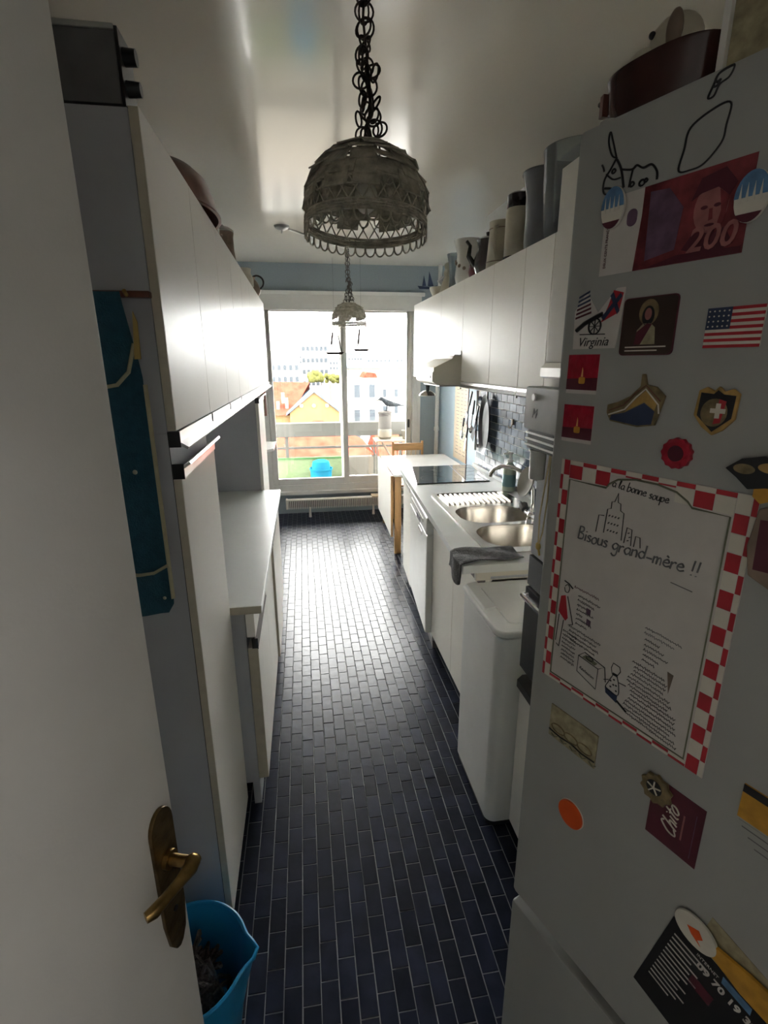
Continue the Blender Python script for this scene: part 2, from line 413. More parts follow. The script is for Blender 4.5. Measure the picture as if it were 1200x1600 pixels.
MB().cyl((.802, .02, .98), (.79, .02, .98), .008).build('latch', 'brass', dr)
for hz in (.25, 1.8): MB().cyl((-.004, -.004, hz), (-.004, -.004, hz+.09), .008).build('hinge', 'brass', dr)

# ================================================================== LEFT RUN
XF = -.276
def strip_handle(mb, x, y0, y1, z, up):
    # folded aluminium finger grip running along a door edge; up: +1 sits on top of door, -1 hangs under it
    s = up
    pr = [(x-.020, z), (x+.004, z), (x+.004, z+s*.004), (x+.004, z+s*.022), (x+.022, z+s*.034), (x+.019, z+s*.039), (x-.002, z+s*.026), (x-.020, z+s*.010)]
    if s < 0: pr = pr[::-1]
    mb.prism(pr, y0, y1, 'y'); return mb
def grip(name, parent, y0, y1, z, up, x=XF):
    h = strip_handle(MB(), x, y0+.004, y1-.004, z, up).build(name, 'alu', parent, smooth=20)
    MB().box(x-.02, x+.006, y0+.0005, y0+.0045, min(z, z+up*.034), max(z, z+up*.034)).build('end_cap', 'black_plastic', h)
    return h
def wall_unit(y0, y1, z0, z1, label, xf=XF, xb=WL, side=1, group=None):
    t = thing('wall_cabinet', label, 'cabinet', (0, 0, 0), group=group)
    s = side
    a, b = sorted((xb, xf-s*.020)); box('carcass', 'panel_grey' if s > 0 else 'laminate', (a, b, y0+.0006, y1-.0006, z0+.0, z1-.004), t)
    a, b = sorted((xf-s*.0185, xf)); d = box('door', 'laminate', (a, b, y0+.0026, y1-.0026, z0+.005, z1), t, .0012)
    a, b = sorted((xf-s*.0185, xf-s*.0015)); box('edge_band', 'laminate_edge', (a, b, y0+.0012, y0+.0027, z0+.006, z1-.001), d)
    return t, d
yl = [1.170, 1.610, 2.020, 2.405, 2.795, 3.220, 3.650, 4.050, 4.450]
nm = ['above the apron', 'holding the reddish brown bowl', 'second past the brown bowl', 'over the middle of the left worktop', 'fifth along', 'above the tall narrow cupboard', 'below the ring-handled jug', 'last one before the balcony window']
for i in range(8):
    t, d = wall_unit(yl[i], yl[i+1], 1.475, 2.080, 'glossy white wall cupboard in the long left row, '+nm[i], group='left wall cupboards')
    h = grip('grip_strip', d, yl[i], yl[i+1], 1.478, -1)
    h.name = 'grip_strip'
# tall cupboard beside the door
t = thing('tall_cupboard', 'tall white cupboard door with metal grip on top, blue apron on its side', 'cupboard')
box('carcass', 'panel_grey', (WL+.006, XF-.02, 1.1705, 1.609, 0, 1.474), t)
d = box('door', 'laminate', (XF-.0185, XF, 1.172, 1.608, .045, 1.372), t, .0012)
box('edge_band', 'laminate_edge', (XF-.0185, XF-.0015, 1.1708, 1.1722, .046, 1.371), d)
grip('grip_strip', d, 1.172, 1.608, 1.372, 1)
box('hinge_gap', 'black_plastic', (XF-.0198, XF-.0186, 1.1702, 1.172, .02, 1.46), t)
# base units + worktop
ybs = [1.618, 2.035, 2.455, 2.875, 3.290]
bl = ['with narrow drawer over its door', 'second along from the tall cupboard', 'third along from the tall cupboard', 'at the far end of the left worktop']
for i in range(4):
    y0, y1 = ybs[i], ybs[i+1]
    t = thing('base_cabinet', 'white base unit under the left worktop, '+bl[i], 'cabinet', group='left base units')
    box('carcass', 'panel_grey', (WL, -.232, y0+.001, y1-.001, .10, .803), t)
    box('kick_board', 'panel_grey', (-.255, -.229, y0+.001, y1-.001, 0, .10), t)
    xo = -.195+(.012 if i == 2 else .0)
    if i == 0:
        dd = box('drawer', 'laminate', (-.2305, xo-.006, y0+.004, y1-.002, .71, .798), t, .0012)
        do = box('door', 'laminate', (-.2305, xo, y0+.003, y1-.002, .115, .668), t, .0012)
        zt = .668
    else:
        do = box('door', 'laminate', (-.2305, xo, y0+.003, y1-.002, .115, .750), t, .0012); zt = .750
    box('edge_band', 'laminate_edge', (-.230, xo-.0015, y0+.0016, y0+.0031, .116, zt-.001), do)
    hh = MB().prism([(xo-.016, zt), (xo, zt), (xo+.002, zt+.006), (xo-.010, zt+.034), (xo-.016, zt+.034)], y0+.006, y1-.006, 'y').build('grip_strip', 'alu_dark', do, smooth=20)
    MB().box(xo-.02, xo+.001, y0+.0017, y0+.0058, zt-.004, zt+.036).build('end_cap', 'black_plastic', hh)
wtl = thing('worktop', 'pale grey laminate worktop along the left cupboards', 'worktop')
box('slab', 'worktop', (WL, -.172, 1.6125, 3.294, .804, .833), wtl, .002)
box('edge_band', 'laminate_edge', (WL+.01, -.174, 1.6105, 1.6122, .805, .832), wtl)
# second tall cupboard
t = thing('tall_cupboard', 'narrow tall white cupboard closing the far end of left worktop', 'cupboard')
box('carcass', 'panel_grey', (WL+.006, XF-.02, 3.297, 3.745, 0, 1.474), t)
d = box('door', 'laminate', (XF-.0185, XF, 3.299, 3.743, .045, 1.384), t, .0012)
grip('grip_strip', d, 3.299, 3.743, 1.384, 1)
# small wall shelf and red frame past it
t = thing('wall_shelf', 'small white folding shelf on the left wall by the window', 'shelf')
MB().prism([(WL, 4.32), (-.34, 4.32), (-.265, 4.40), (-.265, 4.80), (WL, 4.80)], .905, .93).build('shelf_board', 'ceramic_white', t, .003)
MB().prism([(WL, .60), (-.40, .68), (-.30, .905), (WL, .905)], 4.50, 4.525, 'y').build('bracket', 'ceramic_white', t)
t = thing('picture_frame', 'reddish brown wooden frame hung beside the narrow tall cupboard', 'frame')
MB().box(WL, -.345, 4.455, 4.475, 0, 2.07).build('backing_board', 'blue_paper', t)
fr = MB()
for a in ((-.39, -.305, 1.20, 1.215), (-.39, -.305, 1.385, 1.40), (-.39, -.375, 1.215, 1.385), (-.32, -.305, 1.215, 1.385)): fr.box(a[0], a[1], 4.43, 4.455, a[2], a[3])
fr.build('frame_moulding', 'frame_red', t)
box('picture', 'sepia', (-.375, -.32, 4.44, 4.453, 1.215, 1.385), t)

# apron on a hook bar on the near side of the tall cupboard
t = thing('hook_bar', 'brown wooden hook bar screwed to the tall cupboard side', 'hook')
box('bar', 'red_brown', (-.42, -.292, 1.150, 1.1698, 1.748, 1.760), t, .002)
MB().cyl((-.335, 1.150, 1.752), (-.335, 1.138, 1.758), .004).build('peg', 'gold', t)
def cloth(name, outline, ybase, m, parent, amp=.006, freq=60., th=.003, nx=14, nz=30, zs=None, ph=0.):
    # outline(z)->(xl,xr); vertical sheet with soft folds
    z0, z1 = zs; vs = []; fs = []
    for side in (0, 1):
        for j in range(nz+1):
            z = z0+(z1-z0)*j/nz; xl, xr = outline(z)
            for i in range(nx+1):
                x = xl+(xr-xl)*i/nx
                y = ybase+amp*math.sin(freq*x+ph+3*z)*(.4+.6*(1-j/nz))+side*th
                vs.append((x, y, z))
    n1 = (nx+1)*(nz+1)
    for j in range(nz):
        for i in range(nx):
            a = j*(nx+1)+i
            fs.append((a, a+1, a+nx+2, a+nx+1)); fs.append((n1+a+nx+1, n1+a+nx+2, n1+a+1, n1+a))
    bd = [i for i in range(nx+1)]+[j*(nx+1)+nx for j in range(1, nz+1)]+[nz*(nx+1)+i for i in range(nx-1, -1, -1)]+[j*(nx+1) for j in range(nz-1, 0, -1)]
    for k in range(len(bd)): a, b = bd[k], bd[(k+1) % len(bd)]; fs.append((b, a, n1+a, n1+b))
    return MB().add(vs, fs).build(name, m, parent, smooth=50)
ap = thing('apron', 'dark teal apron with beige edging hanging on the cupboard side', 'apron')
def lerp(a, b, t): return a+(b-a)*max(0, min(1, t))
def ap_out(z):
    xl = -.56
    if z > 1.60: xr = lerp(-.322, -.345, (z-1.60)/.15)
    elif z > 1.45: xr = -.322
    else: xr = lerp(-.318, -.322, (z-1.1)/.35)
    if z < 1.10: xr -= .03*(1-math.sqrt(max(0, 1-((1.10-z)/.045)**2)) if z > 1.055 else 1)
    return xl, xr
cl = cloth('cloth', ap_out, 1.140, 'apron_blue', ap, zs=(1.06, 1.757))
MB().tube([(-.318, 1.136, z) for z in [1.10+i*.03 for i in range(17)]], .005, 6, flat=.5).build('edging', 'apron_band', ap)
MB().tube([(-.40, 1.130, 1.575), (-.37, 1.130, 1.580), (-.345, 1.130, 1.605), (-.328, 1.132, 1.66)], .004, 6).build('neck_edging', 'apron_band', ap)
MB().tube([(-.318, 1.130, 1.185), (-.35, 1.129, 1.168), (-.38, 1.129, 1.165), (-.42, 1.129, 1.168)], .004, 6).build('pocket_edging', 'apron_band', ap)
MB().prism([(-.330, 1.63), (-.318, 1.63), (-.316, 1.70), (-.322, 1.72)], 1.128, 1.133, 'y').build('neck_strap', 'apron_yellow', ap)
MB().ball((-.36, 1.130, 1.40), (.005, .002, .005)).build('button', 'stoneware', ap)
MB().ball((-.335, 1.130, 1.105), (.004, .002, .004)).build('button', 'stoneware', ap)

# blue bucket with mop
bk = thing('bucket', 'bright blue plastic bucket with pouring lip beside the open door', 'bucket', (-.335, .925, 0))
n = 48
def bk_r(t, zf):
    r = .105+.030*zf
    d = math.atan2(math.sin(t-R(-2)), math.cos(t-R(-2)))
    return r+.028*math.exp(-(d/.20)**2)*zf**2
bm_ = MB(); vs = []; fs = []; lev = [(0, 0), (.3, .3), (.6, .6), (.85, .85), (.97, .97), (1, 1)]
for k, zf in enumerate([0, .3, .6, .85, .96, 1]):
    for i in range(n): t_ = 2*PI*i/n; r = bk_r(t_, zf); vs.append((r*math.cos(t_), r*math.sin(t_), .002+.258*zf))
for k, zf in enumerate([1, .96, .85, .6, .3, .02]):
    for i in range(n): t_ = 2*PI*i/n; r = bk_r(t_, zf)-.004; vs.append((r*math.cos(t_), r*math.sin(t_), .002+.258*zf))
for j in range(11):
    for i in range(n): fs.append((j*n+i, j*n+(i+1) % n, (j+1)*n+(i+1) % n, (j+1)*n+i))
fs += [tuple(range(n-1, -1, -1)), tuple(range(11*n, 12*n))]
MB().add(vs, fs).build('shell', 'bucket_blue', bk)
MB().tube([((bk_r(2*PI*i/n, 1)+.001)*math.cos(2*PI*i/n), (bk_r(2*PI*i/n, 1)+.001)*math.sin(2*PI*i/n), .260) for i in range(n)], .0045, 8, True).build('rim', 'bucket_blue', bk)
mp = thing('mop_head', 'dark grey string mop head soaking inside the blue bucket', 'mop', (-.345, .925, .01))
ms = MB()
for k in range(70):
    a = random.uniform(0, 2*PI); r1 = random.uniform(.02, .095); b = a+random.uniform(-1, 1); r2 = random.uniform(.03, .100)
    x1, y1, x2, y2 = r1*math.cos(a), r1*math.sin(a), r2*math.cos(b), r2*math.sin(b); zt = random.uniform(.15, .235)
    ms.tube([(x1*.3, y1*.3, .12), (x1*.6, y1*.6, zt), (x1, y1, zt+.01), ((x1+x2)/2, (y1+y2)/2, zt-.02), (x2, y2, zt-.07), (x2*.95, y2*.95, .03)], .0055, 6)
ms.build('strings', 'mop', mp)
MB().cyl((0, 0, .02), (0, 0, .15), .045, .03, 16).build('socket', 'mop', mp)

# things on the left cupboards
to = thing('mini_oven', 'old dark grey mini oven with black knobs on the left cupboards', 'oven', (-.305, 1.18, 2.080))
box('casing', 'grey_metal', (-.40, 0, 0, .085, .004, .118), to, .004)
tp = box('top_plate', 'grey_enamel', (-.40, 0, .0, .085, .118, .128), to, .003)
for i in range(3):
    for j in range(2): MB().box(-.034-i*.018-j*.007, -.024-i*.018-j*.007, .012+j*.02, .022+j*.02, .1275, .1295).build('vent_slot', 'black_plastic', tp)
box('front_frame', 'black_plastic', (.0, .006, .0, .085, .002, .124), to, .001)
MB().cyl((.004, .025, .088), (.028, .025, .088), .015, .014, 18).build('knob', 'black_plastic', to)
MB().cyl((.004, .025, .038), (.030, .025, .038), .014, .012, 18).build('knob', 'black_plastic', to)

bo = thing('copper_dish', 'large reddish brown oval dish upside down on the left cupboards', 'dish', (-.395, 1.93, 2.081))
o = MB().lathe([(0, .128), (.45, .130), (.62, .124), (.80, .100), (.92, .055), (.985, .012), (1.03, .006), (1.03, 0), (.97, 0), (.90, .05), (.78, .09), (.6, .115), (0, .118)], n=48).build('bowl', 'copper', bo); o.scale = (.150, .250, 1)
o = MB().ring((0, 0, .127), .50, .012, n=40).build('foot_ring', 'copper', bo); o.scale = (.150, .250, .35); o.location = (0, 0, .083)
t = thing('glass_bottle', 'small clear glass bottle beside the brown dish', 'bottle', (-.320, 2.27, 2.081))
MB().lathe([(0, 0), (.028, 0), (.03, .01), (.03, .06), (.012, .085), (.012, .11), (.015, .112)], n=20).build('body', 'clear_glass', t)
MB().cyl((0, 0, .108), (0, 0, .122), .011).build('stopper', 'stoneware', t)
t = thing('beer_stein', 'brown patterned stoneware mug with lid on left cupboards', 'mug', (-.335, 2.74, 2.081))
MB().lathe([(0, 0), (.05, 0), (.052, .01), (.047, .05), (.046, .11), (.050, .13), (.044, .13), (.04, .02), (0, .012)], n=28).build('body', 'stone_brown', t)
MB().lathe([(.051, .132), (.05, .140), (.03, .152), (.008, .158), (0, .165)], n=28).build('lid', 'pewter', t)
MB().tube([(0, -.045, .11), (0, -.08, .10), (0, -.085, .06), (0, -.05, .03)], .006, 8).build('handle', 'stone_brown', t)
for k, (x, y, s) in enumerate(((-.33, 3.02, .7), (-.34, 3.32, .6))):
    t = thing('egg_cup', ['white china cup glinting behind the patterned mug', 'white china cup nearer the ring-handled jug'][k], 'cup', (x, y, 2.081))
    t.scale = (s, s, s)
    MB().lathe([(0, 0), (.03, 0), (.012, .02), (.012, .03), (.03, .045), (.036, .075), (.032, .075), (.026, .05), (0, .04)], n=24).build('bowl', 'ceramic_white', t)
t = thing('cream_pitcher', 'cream china pitcher next to the ring-handled jug', 'pitcher', (-.345, 3.72, 2.081))
MB().lathe([(0, 0), (.045, 0), (.06, .03), (.062, .07), (.045, .11), (.05, .135), (.045, .135), (.04, .11), (.05, .07), (0, .01)], n=28).build('body', 'stoneware', t)
MB().tube([(0, -.058, .10), (0, -.09, .09), (0, -.09, .05), (0, -.06, .035)], .006).build('handle', 'stoneware', t)
t = thing('ring_jug', 'dark brown jug with big round ring handle near the window', 'jug', (-.325, 4.10, 2.081))
MB().lathe([(0, 0), (.035, 0), (.055, .035), (.058, .06), (.04, .105), (.022, .125), (.026, .14), (.022, .14), (.018, .125), (0, .1)], n=28).build('body', 'stone_brown', t)
MB().ring((.035, 0, .105), .046, .007, (0, 1, 0), 28).build('ring_handle', 'ceramic_dark', t)

# ================================================================== RIGHT RUN
XU, XBW = 1.0, WRT-.001
yr = [1.72, 2.07, 2.340, 2.730, 3.232]
rn = ['partly behind the oven column', 'nearest the oven column with its grip showing', 'under the tall glass vases', 'beside the extractor hood']
for i in range(4):
    t, d = wall_unit(yr[i], yr[i+1], 1.505, 2.105, 'glossy white wall cupboard in the right row, '+rn[i], XU, XBW, -1, 'right wall cupboards')
    h = MB().prism([(XU-.002, 1.505), (XU+.02, 1.505), (XU+.02, 1.49), (XU-.004, 1.470), (XU-.012, 1.474), (XU-.002, 1.49)][::-1], yr[i]+.003, yr[i+1]-.003, 'y').build('grip_strip', 'alu', d, smooth=20)
    MB().box(XU-.004, XU+.004, yr[i+1]-.004, yr[i+1]-.0005, 1.46, 1.49).build('end_cap', 'black_plastic', h)
t, d = wall_unit(3.232, 3.752, 1.690, 2.105, 'short glossy white cupboard directly over the extractor hood', XU, XBW, -1, 'right wall cupboards')
MB().box(XU-.006, XU+.004, 3.24, 3.745, 1.672, 1.692).build('grip_strip', 'alu', d)
t, d = wall_unit(3.752, 4.68, 1.500, 2.105, 'wide white cupboard with blank front between hood and window', XU, XBW+.19, -1, 'right wall cupboards')
# extractor hood
hd = thing('extractor_hood', 'cream extractor hood with sloped top under the short cupboard', 'hood')
MB().prism([(.86, 1.485), (1.28, 1.470), (1.28, 1.665), (.965, 1.665), (.955, 1.648), (.835, 1.592), (.835, 1.500)], 3.290, 3.770, 'y').build('casing', 'hood_cream', hd, .003)
box('front_flap', 'hood_cream', (.828, .836, 3.292, 3.768, 1.505, 1.566), hd, .002)
box('top_vent', 'pipe_white', (.97, 1.27, 3.30, 3.76, 1.666, 1.674), hd)
MB().cyl((.824, 3.34, 1.535), (.829, 3.34, 1.535), .009).build('button', 'black_plastic', hd)
box('filter', 'alu_dark', (.88, 1.26, 3.31, 3.75, 1.474, 1.480), hd)
sl = thing('pan_lid', 'chrome pan lid with dark knob hanging under the hood edge', 'pan lid', (.90, 3.71, 1.396))
MB().lathe([(0, .035), (.03, .03), (.055, .012), (.06, 0), (.062, -.002), (.058, -.004), (.05, .004), (0, .02)], n=28).build('dome', 'chrome', sl)
MB().cyl((0, 0, .03), (0, 0, .072), .012, .016).build('knob', 'black_plastic', sl)

# worktop (slightly splayed run), sink cut out
def xf(y): return .598+.060*(y-2.0)
ZW = .862
outer = [(xf(1.765), 1.765), (WRT-.032, 1.765), (WRT-.032, 3.735), (xf(3.735), 3.735)]
skx0, skx1, sky0, sky1 = .725, 1.195, 1.875, 2.875
wr = thing('worktop', 'pale grey laminate worktop around the sink and hob', 'worktop')
plate(outer, [rrect(skx0+.01, skx1-.01, sky0+.01, sky1-.01, .03)], ZW-.032, ZW).build('slab', 'worktop', wr, 0, 30)
box('batten', 'hood_cream', (.64, 1.25, 1.770, 1.79, .795, .829), wr)
box('batten_rail', 'panel_grey', (.70, 1.25, 1.768, 1.7695, .80, .81), wr)
# sink
sk = thing('sink', 'double bowl stainless steel sink with ribbed drainer', 'sink')
b1 = rrect(.762, 1.130, 2.275, 2.575, .12, 8); b2 = rrect(.762, 1.130, 1.930, 2.235, .12, 8)
plate(rrect(skx0, skx1, sky0, sky1, .035), [b1, b2], ZW+.0005, ZW+.004).build('deck', 'stainless', sk, 0, 30)
for lp in (b1, b2):
    cx = sum(p[0] for p in lp)/len(lp); cy = sum(p[1] for p in lp)/len(lp); vs = []; fs = []; N = len(lp)
    prof = [(1.004, .004), (1.0, -.002), (.97, -.02), (.93, -.12), (.87, -.155), (.70, -.165), (.1, -.170)]
    for s_, z_ in prof:
        for x, y in lp: vs.append((cx+(x-cx)*s_, cy+(y-cy)*s_, ZW+z_))
    for j in range(len(prof)-1):
        for i in range(N): fs.append((j*N+i, j*N+(i+1) % N, (j+1)*N+(i+1) % N, (j+1)*N+i))
    fs.append(tuple(range((len(prof)-1)*N, len(prof)*N)))
    bw = MB().add(vs, fs).build('bowl', 'stainless', sk, smooth=60)
    MB().lathe([(0, .004), (.035, .003), (.04, 0)], (cx, cy, ZW-.169), 24).build('drain', 'chrome', bw)
rb = MB()
for k in range(13):
    x = .775+k*.030; rb.tube([(x, 2.625, ZW+.004), (x, 2.64, ZW+.007), (x, 2.82, ZW+.009), (x, 2.835, ZW+.005)], .0065, 8)
    o = rb.build('drainer_rib', 'stainless', sk); rb = MB()
MB().tube([(.76, 2.85, ZW+.005), (.80, 2.857, ZW+.006), (1.13, 2.857, ZW+.006), (1.15, 2.852, ZW+.005)], .006).build('drainer_lip', 'stainless', sk)
# mixer tap
tap = thing('mixer_tap', 'chrome swan neck mixer tap with two cross knobs', 'tap', (1.085, 2.255, ZW+.004))
MB().cyl((0, 0, 0), (0, 0, .018), .028, .024, 20).cyl((-.0, -.055, .03), (0, .055, .03), .017, n=18).ball((0, 0, .03), .026).build('body', 'chrome', tap, smooth=50)
sp = [(0, 0, .03)]+[(-.155*t*.75*(1-0.0)+0, .25*t*.9, .03+.235*math.sin(PI*(.10+.70*t))/math.sin(PI*.5)*1.0) for t in [i/14 for i in range(1, 15)]]
sp = [(0, 0, .03), (.002, -.004, .10), (0, 0, .16), (-.012, .02, .205), (-.035, .06, .238), (-.065, .115, .252), (-.098, .175, .248), (-.122, .215, .228), (-.132, .232, .205), (-.134, .236, .185)]
MB().tube(sp, .0105, 12).build('spout', 'chrome', tap, smooth=60)
for s_ in (-1, 1):
    kb = MB().cyl((0, .055*s_, .03), (0, .085*s_, .045), .010, n=12).build('spindle', 'chrome', tap)
    MB().cyl((0, .078*s_, .042), (0, .108*s_, .058), .021, .024, 8).build('cross_knob', 'grey_metal', kb, .003)
# towel
tw = thing('dish_cloth', 'dark grey dish cloth draped over the worktop corner', 'cloth')
vs = []; fs = []; nx, ny = 24, 12
for i in range(nx+1):
    s_ = i/nx
    for j in range(ny+1):
        q = j/ny; y = 1.782+.155*q*(1-.35*max(0, s_-.45))-.012*math.sin(6*s_)
        if s_ < .38:
            x = xf(1.85)-.010+.004*math.sin(9*q); z = ZW+.004-.085*(1-s_/.38)*(1+.25*math.sin(5*q))
        else:
            x = xf(1.85)-.008+.26*(s_-.38)/.62; z = ZW+.009+.004*math.sin(14*s_+7*q)
        vs.append((x, y, z))
for i in range(nx):
    for j in range(ny): a = i*(ny+1)+j; fs.append((a, a+1, a+ny+2, a+ny+1))
o = MB().add(vs, fs).build('fabric', 'towel', tw, smooth=70)
md = o.modifiers.new('thick', 'SOLIDIFY'); md.thickness = .004; md.offset = 1
# hob
hb = thing('glass_hob', 'black glass ceramic hob with thin dividing line', 'hob')
hx0, hx1, hy0, hy1 = .715, 1.215, 3.225, 3.705
hp_ = [(.705, 3.150), (1.205, 3.165), (1.250, 3.715), (.790, 3.715)]
MB().prism(hp_, ZW+.0005, ZW+.007).build('glass_plate', 'glass_black', hb, .0015)
MB().prism([(1.040, 3.162), (1.045, 3.162), (1.085, 3.714), (1.080, 3.714)], ZW+.007, ZW+.0076).build('divider', 'alu_dark', hb)
for cx, cy, r in ((.85, 3.29, .085), (.90, 3.54, .07), (1.13, 3.29, .06), (1.15, 3.54, .075)):
    MB().ring((cx, cy, ZW+.0071), r, .0008, n=36, k=4).build('heating_ring', 'grey_metal', hb)
st = MB()
for a in range(8): st.add([(0, 0, 0), (.006*math.cos(a*PI/4-.3), .006*math.sin(a*PI/4-.3), 0), (.03*math.cos(a*PI/4), .03*math.sin(a*PI/4), 0), (.006*math.cos(a*PI/4+.3), .006*math.sin(a*PI/4+.3), 0)], [(0, 1, 2, 3)])
o = st.build('logo_star', 'ceramic_white', hb, smooth=0); o.location = (.915, 3.56, ZW+.0076)

# base units under the right worktop
XD = .672
for k, (y0, y1, lb) in enumerate(((1.796, 2.175, 'white base unit under sink, half hidden by the washing machine'), (2.175, 2.570, 'white base unit under sink, next to the dishwasher'))):
    t = thing('base_cabinet', lb, 'cabinet', group='sink base units')
    MB().box(XD+.018, WRT-.05, y0+.001, y1-.001, .10, .66).box(XD+.018, XD+.045, y0+.001, y1-.001, .66, .828).box(WRT-.08, WRT-.05, y0+.001, y1-.001, .66, .828).build('carcass', 'laminate', t)
    box('kick_board', 'alu_dark', (XD+.05, XD+.065, y0, y1, 0, .10), t)
    d = box('door', 'laminate', (XD, XD+.018, y0+.002, y1-.003, .11, .762), t, .0015)
    box('edge_band', 'laminate_edge', (XD+.001, XD+.017, y0+.0008, y0+.0022, .111, .761), d)
    MB().prism([(XD-.004, .762), (XD+.018, .762), (XD+.018, .80), (XD+.010, .80), (XD-.004, .772)][::-1], y0+.004, y1-.004, 'y').build('grip_strip', 'alu_dark', d, smooth=20)
# dishwasher, pulled a little forward
def dwx(y): return .640+.076*(y-2.60)
dw = thing('dishwasher', 'white dishwasher with grooved handle panel and dark badge', 'dishwasher')
y0, y1 = 2.585, 3.290
MB().prism([(dwx(y0)+.045, y0), (WRT-.05, y0), (WRT-.05, y1), (dwx(y1)+.045, y1)], .05, .826).build('tub', 'appliance_shade', dw, .004)
MB().prism([(dwx(y0), y0), (dwx(y0)+.044, y0), (dwx(y1)+.044, y1), (dwx(y1), y1)], .105, .705).build('door', 'appliance', dw, .010, seg=3)
cp = MB().prism([(dwx(y0)-.004, y0), (dwx(y0)+.044, y0), (dwx(y1)+.044, y1), (dwx(y1)-.004, y1)], .708, .812).build('control_panel', 'appliance', dw, .012, seg=3)
MB().prism([(dwx(y0+.1)-.009, y0+.1), (dwx(y0+.1)-.003, y0+.1), (dwx(y1-.12)-.003, y1-.12), (dwx(y1-.12)-.009, y1-.12)], .755, .775).build('grip', 'appliance_shade', cp, .002)
MB().prism([(dwx(y0+.22)-.007, y0+.22), (dwx(y0+.22)-.003, y0+.22), (dwx(y0+.35)-.003, y0+.35), (dwx(y0+.35)-.007, y0+.35)], .715, .748).build('badge', 'grey_metal', cp)
MB().prism([(dwx(y0+.17)-.003, y0+.17), (dwx(y0+.17)+.002, y0+.17), (dwx(y0+.30)+.002, y0+.30), (dwx(y0+.30)-.003, y0+.30)], .655, .675).build('sticker', 'ceramic_white', dw)
MB().prism([(dwx(y0)+.05, y0+.005), (WRT-.1, y0+.005), (WRT-.1, y1-.005), (dwx(y1)+.05, y1-.005)], 0, .05).build('plinth', 'alu_dark', dw)
t = thing('base_cabinet', 'white base unit under the hob, between dishwasher and wooden table', 'cabinet')
y0, y1 = 3.295, 3.730
MB().prism([(dwx(y0)+.03, y0), (WRT-.05, y0), (WRT-.05, y1), (dwx(y1)+.03, y1)], .06, .828).build('carcass', 'laminate', t)
d = MB().prism([(dwx(y0)+.005, y0+.002), (dwx(y0)+.028, y0+.002), (dwx(y1)+.028, y1-.002), (dwx(y1)+.005, y1-.002)], .07, .770).build('door', 'laminate', t, .002)
MB().prism([(dwx(y0)-.004, y0+.01), (dwx(y0)+.020, y0+.01), (dwx(y1)+.020, y1-.01), (dwx(y1)-.004, y1-.01)], .771, .800).build('grip_strip', 'alu', d, .002)
MB().prism([(dwx(y0)+.05, y0+.005), (WRT-.1, y0+.005), (WRT-.1, y1-.005), (dwx(y1)+.05, y1-.005)], 0, .06).build('plinth', 'alu_dark', t)
# washing machine (top loader)
wm = thing('washing_machine', 'white top loading washing machine with moulded lid', 'washing machine', (.582, 1.375, 0))
MB().prism(rrect(0, .60, 0, .385, .035, 6), .022, .765).build('casing', 'appliance', wm, .006, 40)
MB().prism(rrect(.006, .594, .006, .379, .032, 6), 0, .022).build('plinth', 'black_plastic', wm)
ld = MB().prism(rrect(-.004, .60, -.004, .389, .040, 6), .768, .792).build('lid', 'appliance', wm, .008, 40, 3)
MB().prism(rrect(.055, .58, .05, .34, .02, 4), .790, .797).build('lid_field', 'appliance', ld, .004)
MB().prism([(-.001, .772), (.05, .796), (.05, .803), (.012, .797), (-.001, .785)], .16, .375, 'y').build('lid_grip', 'appliance', ld, .003)
box('side_seam', 'appliance_shade', (.155, .158, -.001, .0, .03, .76), wm)
# column with oven
XC = .646
oc = thing('oven_column', 'tall white cupboard column with built in black oven', 'oven')
yc0, yc1 = .945, 1.330
MB().box(XC+.02, WRT-.01, yc0, yc1, .06, .46).box(XC+.02, WRT-.01, yc0, yc1, .46, 2.07).build('carcass', 'laminate', oc)
d = box('lower_door', 'laminate', (XC, XC+.019, yc0+.002, yc1-.001, .08, .625), oc, .0015)
MB().prism([(XC-.012, .625), (XC+.018, .625), (XC+.018, .665), (XC+.004, .665), (XC-.012, .650)][::-1], yc0+.003, yc1-.003, 'y').build('grip_strip', 'black_plastic', d, smooth=20)
box('plinth', 'alu_dark', (XC+.04, WRT-.02, yc0, yc1, 0, .06), oc)
ov = box('oven_front', 'oven_black', (XC-.008, XC+.019, yc0+.002, yc1-.001, .700, .975), oc, .003)
MB().tube([(XC-.008, yc1-.02, .955), (XC-.026, yc1-.022, .955), (XC-.026, yc0+.03, .955), (XC-.008, yc0+.028, .955)], .008, 10).build('oven_handle', 'chrome', ov)
box('oven_panel', 'black_plastic', (XC-.004, XC+.019, yc0+.002, yc1-.001, .982, 1.075), oc, .002)
box('filler_panel', 'panel_grey', (XC, XC+.019, yc0+.002, yc1-.001, 1.08, 1.385), oc, .0015)
box('upper_door', 'laminate', (XC, XC+.019, yc0+.002, yc1-.001, 1.62, 2.07), oc, .0015)
MB().prism([(XC-.002, 1.62), (XC+.019, 1.62), (XC+.019, 1.605), (XC-.004, 1.58), (XC-.016, 1.585), (XC-.016, 1.607)], yc0+.003, yc1-.003, 'y').build('upper_grip', 'alu', oc, smooth=20)
